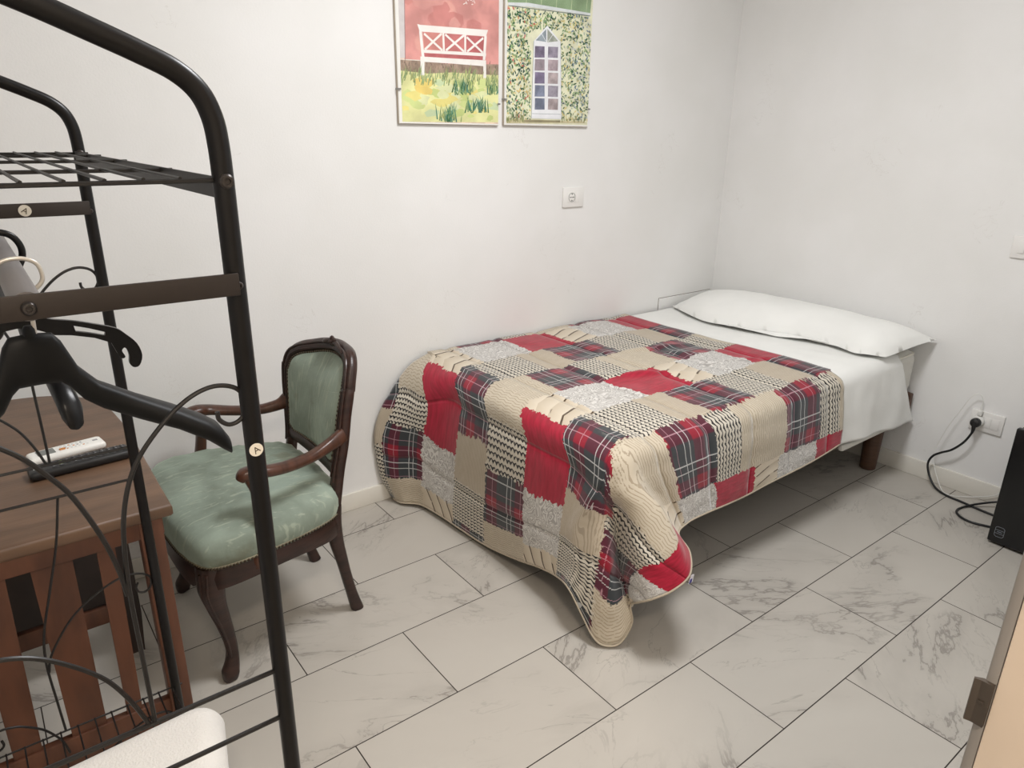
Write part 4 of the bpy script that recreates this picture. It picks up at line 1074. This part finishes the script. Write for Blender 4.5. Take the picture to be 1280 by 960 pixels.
for i in range(26):
    x, z = pL(R_.uniform(190, 640), R_.uniform(-190, 250)); s_ = R_.uniform(0.02, 0.05)
    pts = [(x + s_ * R_.uniform(0.6, 1.2) * math.cos(a), z + s_ * R_.uniform(0.5, 1.0) * math.sin(a)) for a in [k * PI / 4 for k in range(8)]]
    A.poly(pts, wc(R_.choice([(196, 116, 106), (210, 140, 128), (190, 108, 100), (206, 134, 124)]), 0.12, 14))
A.poly([pL(158, 290), pL(186, 290), pL(176, -200), pL(140, -200)], wc((214, 208, 206), 0.08))
A.stroke(pL(186, 292), pL(180, -200), 0.003, wc((168, 140, 140)))
A.poly([pL(158, 296), pL(260, 300), pL(400, 320), pL(655, 322), pL(655, 380), pL(158, 372)], wc((158, 138, 122), 0.3, 30))
A.stroke(pL(158, 296), pL(262, 302), 0.003, wc((222, 214, 204)))
for i in range(60):
    a = pL(R_.uniform(160, 650), R_.uniform(312, 350)); A.blade(a[0], a[1], R_.uniform(0.008, 0.02), R_.uniform(-.006, .006), 0.003, wc(R_.choice([(120, 104, 92), (138, 120, 104)])))
# grass bank
A.poly([pL(158, 612), pL(654, 612), pL(654, 376), pL(560, 372), pL(420, 362), pL(300, 368), pL(158, 352)], wc((216, 214, 140), 0.14, 10))
for i in range(70):
    x, z = pL(R_.uniform(165, 645), R_.uniform(400, 600)); s_ = R_.uniform(0.012, 0.035)
    gcx = 158 + (x + 1.890) / 0.4195 * 496
    col = R_.choice([(222, 208, 110), (196, 208, 122), (186, 200, 110), (214, 218, 160), (204, 218, 178)])
    if 230 < 158 + (x + 1.890) / 0.4195 * 496 < 340 and z > 1.56: col = R_.choice([(232, 204, 96), (228, 196, 92)])
    A.poly([(x + s_ * R_.uniform(0.7, 1.5) * math.cos(a), z + s_ * R_.uniform(0.3, 0.7) * math.sin(a)) for a in [k * PI / 4 for k in range(8)]], wc(col, 0.1, 12))
# dark red behind the bench back
DR = wc((172, 72, 72), 0.16, 18); WB = wc((240, 236, 230), 0.04)
A.poly([pL(275, 160), pL(380, 165), pL(380, 255), pL(282, 250)], wc((196, 112, 102), 0.1, 18)); A.poly([pL(384, 165), pL(482, 172), pL(482, 262), pL(384, 258)], wc((186, 92, 88), 0.12, 18)); A.poly([pL(492, 178), pL(580, 184), pL(578, 270), pL(492, 266)], DR)
A.poly([pL(280, 262), pL(575, 282), pL(575, 302), pL(280, 284)], DR)
# bench
A.poly([pL(246, 120), pL(262, 124), pL(600, 150), pL(590, 182), pL(270, 158), pL(258, 158)], WB)
A.stroke(pL(262, 156), pL(276, 290), 0.011, WB); A.stroke(pL(588, 178), pL(580, 300), 0.011, WB)
A.stroke(pL(376, 165), pL(380, 262), 0.008, WB); A.stroke(pL(486, 172), pL(486, 268), 0.008, WB)
for a, b in (((280, 168), (372, 252)), ((368, 168), (284, 248)), ((386, 172), (480, 258)), ((480, 176), (390, 252)), ((494, 186), (574, 264)), ((576, 190), (496, 258))): A.stroke(pL(*a), pL(*b), 0.0075, WB)
A.poly([pL(278, 248), pL(590, 266), pL(590, 282), pL(278, 264)], WB)
A.poly([pL(262, 282), pL(420, 292), pL(590, 302), pL(590, 332), pL(420, 318), pL(262, 308)], WB)
A.stroke(pL(273, 290), pL(272, 376), 0.016, WB); A.stroke(pL(583, 310), pL(584, 390), 0.013, WB)
GD = [(70, 112, 78), (96, 128, 72), (120, 140, 74), (150, 156, 84), (132, 146, 92)]
for i in range(150):
    cx = R_.uniform(160, 650); cy = R_.uniform(370, 430); a = pL(cx, cy)
    A.blade(a[0], a[1], R_.uniform(0.018, 0.04), R_.uniform(-0.004, 0.016), 0.0042, wc(R_.choice(GD[1:])))
for (gx, gy, n_, sp) in ((480, 470, 34, 48), (405, 606, 46, 44), (540, 560, 36, 60), (620, 470, 22, 34)):
    for i in range(n_):
        a = pL(gx + R_.gauss(0, sp * 0.5), gy + R_.uniform(-14, 6)); A.blade(a[0], a[1], R_.uniform(0.025, 0.06), R_.uniform(-0.024, 0.024), 0.006, wc(R_.choice(GD[:3] + [(52, 110, 84)])))
for i in range(7):
    a = pL(R_.uniform(470, 560), R_.uniform(0, 24)); A.stroke(a, (a[0] + R_.uniform(-.02, .02), a[1] + R_.uniform(0, .012)), 0.0025, WB)
A.mb.build('print', A.m, tL, recalc=False)
# ---- right: arched window in a leafy wall
tR = picture(-1.4435, -0.9955, 1.4535, PT, 'clip-framed watercolour of an arched window in a flowering leafy wall, right of the pair', 0, 0, 0, [(-1.439, 1.548), (-1.000, 1.525)])
A = Art(-1.4315, -1.000, 1.4605, PT - 0.006)
A.rect(pR(690, 616), (-1.000, PT - 0.006), wc((230, 229, 200), 0.08))
LG = [(58, 88, 76), (72, 98, 84), (64, 104, 72), (96, 122, 88), (132, 150, 96), (108, 148, 92), (120, 160, 88), (84, 104, 112), (160, 168, 110), (206, 184, 104), (214, 196, 128), (176, 186, 168), (146, 160, 120)]
for i in range(2300):
    cx = R_.uniform(688, 1112); cy = R_.uniform(30, 604)
    if 812 < cx < 966 and cy > 150: continue
    if cy < 30 + (cx - 700) * 0.13: continue
    a = pR(cx, cy); c = R_.choice(LG)
    if R_.random() < 0.05 and cx < 850: c = (186, 72, 60)
    if R_.random() < 0.3 and 740 < cx < 820 and 380 < cy < 460: c = (226, 186, 90)
    if cx > 1020 and R_.random() < 0.3: c = R_.choice([(120, 140, 156), (200, 206, 200)])
    A.leaf(a[0], a[1], R_.uniform(0.0045, 0.009), R_.uniform(0.002, 0.004), R_.uniform(0, PI), wc(c, 0.15))
A.poly([pR(702, 14), pR(1110, 72), pR(1110, 66), (-1.000, PT - 0.006), (-1.4315, PT - 0.006), pR(690, 8)], wc((146, 168, 132), 0.16, 10))
for k in range(5): A.stroke(pR(790 + k * 75, 20 + k * 10), pR(800 + k * 78, -190), 0.003, wc((196, 208, 168)))
A.poly([pR(700, 12), pR(800, 14), pR(1112, 66), pR(1112, 78), pR(800, 34), pR(700, 26)], wc((222, 226, 226), 0.06)); A.stroke(pR(702, 28), pR(1110, 80), 0.0022, wc((110, 124, 128)))
WF = wc((236, 236, 238), 0.04); GRL = wc((150, 156, 160), 0.1)
A.poly([pR(816, 592), pR(966, 596), pR(962, 210), pR(895, 128), pR(828, 205)], WF)
A.poly([pR(838, 202), pR(890, 146), pR(890, 210)], wc((150, 160, 166), 0.2, 30)); A.poly([pR(896, 144), pR(950, 206), pR(896, 212)], wc((168, 172, 160), 0.2, 30))
A.stroke(pR(868, 170), pR(888, 206), 0.002, WF); A.stroke(pR(924, 172), pR(900, 208), 0.002, WF)
pan = [((128, 118, 138), (150, 142, 156)), ((150, 138, 144), (176, 160, 164)), ((132, 122, 146), (182, 168, 168)), ((136, 142, 162), (156, 150, 160)), ((126, 132, 150), (172, 158, 158))]
for k in range(5):
    t0 = 230 + k * 65; b0 = t0 + 58
    A.poly([pR(834, t0), pR(882, t0 + 2), pR(882, b0), pR(832, b0)], wc(pan[k][0], 0.25, 34)); A.poly([pR(900, t0 + 3), pR(950, t0 + 5), pR(948, b0 + 2), pR(898, b0)], wc(pan[k][1], 0.25, 34))
A.stroke(pR(816, 592), pR(828, 205), 0.0016, GRL); A.stroke(pR(966, 596), pR(962, 210), 0.0016, GRL); A.stroke(pR(820, 568), pR(962, 572), 0.0016, GRL)
A.poly([pR(690, 616), pR(1105, 616), pR(1060, 606), pR(960, 604), pR(860, 598), pR(690, 596)], wc((206, 196, 160), 0.12)); A.poly([pR(770, 612), pR(960, 612), pR(960, 602), pR(770, 600)], wc((150, 142, 112), 0.2))
for i in range(60):
    a = pR(R_.choice([R_.uniform(692, 780), R_.uniform(960, 1090)]), R_.uniform(596, 614)); A.blade(a[0], a[1], R_.uniform(0.012, 0.03), R_.uniform(-.01, .01), 0.0036, wc(R_.choice([(176, 160, 96), (130, 140, 92), (150, 150, 110)])))
A.mb.build('print', A.m, tR, recalc=False)

# ================================================================== SOCKETS, SWITCH, COVER PLATE
M_PLATE = pbr('white_socket_plate', (236, 234, 230), 0.3, var=0.015)
M_HOLE = pbr('dark_socket_hole', (30, 28, 27), 0.6)
def socket_back():
    t = thing('wall_socket', 'small white power socket plate below the pictures on the back wall', 'power socket', (-1.056, -0.001, 1.124))
    x0, x1, z0, z1 = -1.116, -0.996, 1.1245, 1.2085
    m_ = MB(); m_.box((x0, -0.0095, z0), (x1, -0.0003, z1), bev=0.003); m_.build('plate', M_PLATE, t)
    for k, (a, b) in enumerate(((-1.0905, -1.0465), (-1.0455, -1.0235))):
        m_ = MB(); m_.box((a, -0.0112, 1.144), (b, -0.009, 1.189), bev=0.0012); md = m_.build('socket_module' if k == 0 else 'blank_module', M_PLATE, t)
        if k == 0:
            m_ = MB(); m_.tube([(-1.0685 + 0.0185 * math.cos(a_ * PI / 14), -0.0113, 1.1665 + 0.0185 * math.sin(a_ * PI / 14)) for a_ in range(28)], 0.0011, 6, closed=True); m_.build('socket_ring', pbr('grey_ring', (120, 117, 112), 0.5), md)
            for dx, dz, r in ((-0.0095, 0, 0.0026), (0, 0, 0.0026), (0.0095, 0, 0.0030), (0, 0.0135, 0.0028), (0, -0.0135, 0.0028)):
                m_ = MB(); m_.lathe([(r, 0.0), (r, -0.0006), (0.0003, -0.0007)], (-1.0685 + dx, -0.0113, 1.1665 + dz), 'y', 12); m_.build('hole', M_HOLE, md)
socket_back()
# right wall socket
t = thing('wall_socket', 'white double power socket plate low on the right wall with two plugs in it', 'power socket', (0.0, -1.425, 0.29))
m_ = MB(); m_.box((-0.0095, -1.486, 0.2895), (-0.0003, -1.364, 0.3745), bev=0.003); m_.build('plate', M_PLATE, t)
for a, b in ((-1.412, -1.382), (-1.442, -1.4135), (-1.4715, -1.4435)):
    m_ = MB(); m_.box((-0.0112, a, 0.309), (-0.009, b, 0.355), bev=0.0012); m_.build('socket_module', M_PLATE, t)
t = thing('light_switch', 'white light switch plate high on the right wall at the picture edge', 'light switch', (0.0, -1.42, 1.0))
m_ = MB(); m_.box((-0.0095, -1.480, 1.001), (-0.0003, -1.360, 1.086), bev=0.003); m_.build('plate', M_PLATE, t)
for k in range(3):
    m_ = MB(); m_.box((-0.0125, -1.4045 - k * 0.0245, 1.0205), (-0.009, -1.3815 - k * 0.0245, 1.0655), bev=0.0015); m_.build('rocker', M_PLATE, t)
m_ = MB(); m_.box((-0.433, -0.006, 0.45), (-0.02, -0.0004, 0.637), bev=0.001, seg=1)
o = m_.build('cover_panel', M_WALL)
tag(o, 'thin white panel fixed flush on the back wall behind the pillow', 'wall panel')
m_ = MB(); m_.box((-0.4345, -0.0022, 0.45), (-0.018, -0.0004, 0.6392)); m_.build('shadow_gap', pbr('grey_gap', (120, 112, 102), 0.8), o)

# ================================================================== BLACK APPLIANCE AND CABLES
M_APP = pbr('satin_black_case', (15, 16, 18), 0.35, var=0.08)
M_APPD = pbr('black_door_front', (12, 13, 15), 0.28, var=0.08)
M_LOGO = pbr('silver_line_mark', (150, 156, 164), 0.35, 0.3)
ap = thing('mini_fridge', 'small black box-shaped appliance standing by the right wall, cables running behind it', 'appliance', (-0.2, -1.84, 0))
m_ = MB(); m_.box((-0.335, -2.045, 0.012), (-0.055, -1.624, 0.452), bev=0.004); m_.box((-0.32, -2.03, 0.452), (-0.06, -1.64, 0.466), bev=0.004); m_.build('body', M_APP, ap)
m_ = MB(); m_.box((-0.362, -2.045, 0.010), (-0.337, -1.624, 0.464), bev=0.005, seg=3); dr = m_.build('door', M_APPD, ap)
def rr_loop(cy, cz, w_, h_, r, x):
    out = []
    for (sy, sz, a0) in ((1, 1, 0), (-1, 1, 90), (-1, -1, 180), (1, -1, 270)):
        for q_ in range(6):
            a = math.radians(a0 + 18 * q_); out.append((x, cy + sy * (w_ / 2 - r) + r * math.cos(a), cz + sz * (h_ / 2 - r) + r * math.sin(a)))
    return out
m_ = MB(); m_.tube(rr_loop(-1.658, 0.057, 0.030, 0.040, 0.008, -0.3622), 0.0007, 6, closed=True)
m_.tube([(-0.3622, -1.643, 0.064), (-0.3622, -1.673, 0.064)], 0.0007, 6); m_.tube([(-0.3622, -1.643, 0.050), (-0.3622, -1.673, 0.050)], 0.0007, 6)
m_.tube([(-0.3622, -1.650, 0.057), (-0.3622, -1.666, 0.057)], 0.0011, 6)
m_.build('emblem', M_LOGO, dr)
for x in (-0.31, -0.09):
    for y in (-1.66, -2.01):
        m_ = MB(); m_.lathe([(0.014, 0.0), (0.016, 0.004), (0.016, 0.013)], (x, y, 0), n=14); m_.build('foot', M_APP, ap)
pc = thing('power_cable', 'black power cable looping on the floor from the low socket to the black appliance', 'cable', (-0.02, -1.398, 0.32))
pts = [(-0.052, -1.3985, 0.302), (-0.055, -1.394, 0.278), (-0.056, -1.375, 0.235), (-0.055, -1.34, 0.190), (-0.052, -1.30, 0.160), (-0.050, -1.272, 0.132), (-0.052, -1.262, 0.092), (-0.062, -1.283, 0.045), (-0.085, -1.325, 0.012), (-0.105, -1.38, 0.0052), (-0.112, -1.44, 0.0052), (-0.125, -1.53, 0.0052), (-0.125, -1.60, 0.0052), (-0.115, -1.66, 0.0052), (-0.08, -1.70, 0.01), (-0.04, -1.69, 0.03), (-0.035, -1.63, 0.045), (-0.045, -1.56, 0.036), (-0.09, -1.50, 0.0165), (-0.16, -1.462, 0.0052), (-0.215, -1.462, 0.0052), (-0.25, -1.492, 0.0052), (-0.26, -1.535, 0.0052), (-0.24, -1.59, 0.0052), (-0.215, -1.64, 0.0045)]
m_ = MB(); m_.tube(spline(pts, 7), 0.0046, 10); m_.build('cord', M_BLK, pc)
m_ = MB(); m_.lathe([(0.019, -0.036), (0.0195, -0.048), (0.017, -0.056), (0.010, -0.060), (0.0005, -0.0605)], (0.0, -1.398, 0.331), 'x', 24)
m_.tube(spline([(-0.050, -1.398, 0.331), (-0.054, -1.3985, 0.318), (-0.053, -1.3985, 0.302), (-0.053, -1.397, 0.288)], 4), [0.011, 0.0105, 0.0098, 0.009, 0.0086, 0.0082, 0.0078, 0.0072, 0.0068, 0.0062, 0.0058, 0.0054, 0.005], 12)
m_.build('plug', M_BLK, pc)
ad = thing('plug_adapter', 'round white plug adapter between the low socket and the black plug', 'adapter', (-0.01, -1.398, 0.331))
m_ = MB(); m_.lathe([(0.0005, -0.0118), (0.019, -0.0118), (0.0225, -0.014), (0.0225, -0.032), (0.0205, -0.0355), (0.0005, -0.0355)], (0.0, -1.3975, 0.332), 'x', 28); m_.build('body', M_WPL, ad)
wcbl = thing('charger_cable', 'thin white cable rising from the low socket and running down to the floor', 'cable', (-0.02, -1.40, 0.375))
m_ = MB(); m_.box((-0.030, -1.4075, 0.3575), (-0.0118, -1.3905, 0.381), bev=0.004); m_.lathe([(0.0045, 0.381), (0.0032, 0.396), (0.0024, 0.402)], (-0.022, -1.399, 0)); m_.build('plug', M_WPL, wcbl)
pts = [(-0.022, -1.399, 0.400), (-0.024, -1.399, 0.425), (-0.030, -1.391, 0.445), (-0.034, -1.375, 0.448), (-0.038, -1.355, 0.425), (-0.04, -1.335, 0.37), (-0.044, -1.305, 0.29), (-0.046, -1.285, 0.215), (-0.045, -1.272, 0.155), (-0.052, -1.282, 0.11), (-0.070, -1.318, 0.05), (-0.085, -1.355, 0.008), (-0.078, -1.395, 0.0022), (-0.055, -1.43, 0.006), (-0.030, -1.475, 0.018), (-0.026, -1.53, 0.05), (-0.026, -1.575, 0.11), (-0.024, -1.615, 0.19), (-0.024, -1.66, 0.24)]
m_ = MB(); m_.tube(spline(pts, 7), 0.0017, 8); m_.build('cord', M_WPL, wcbl)
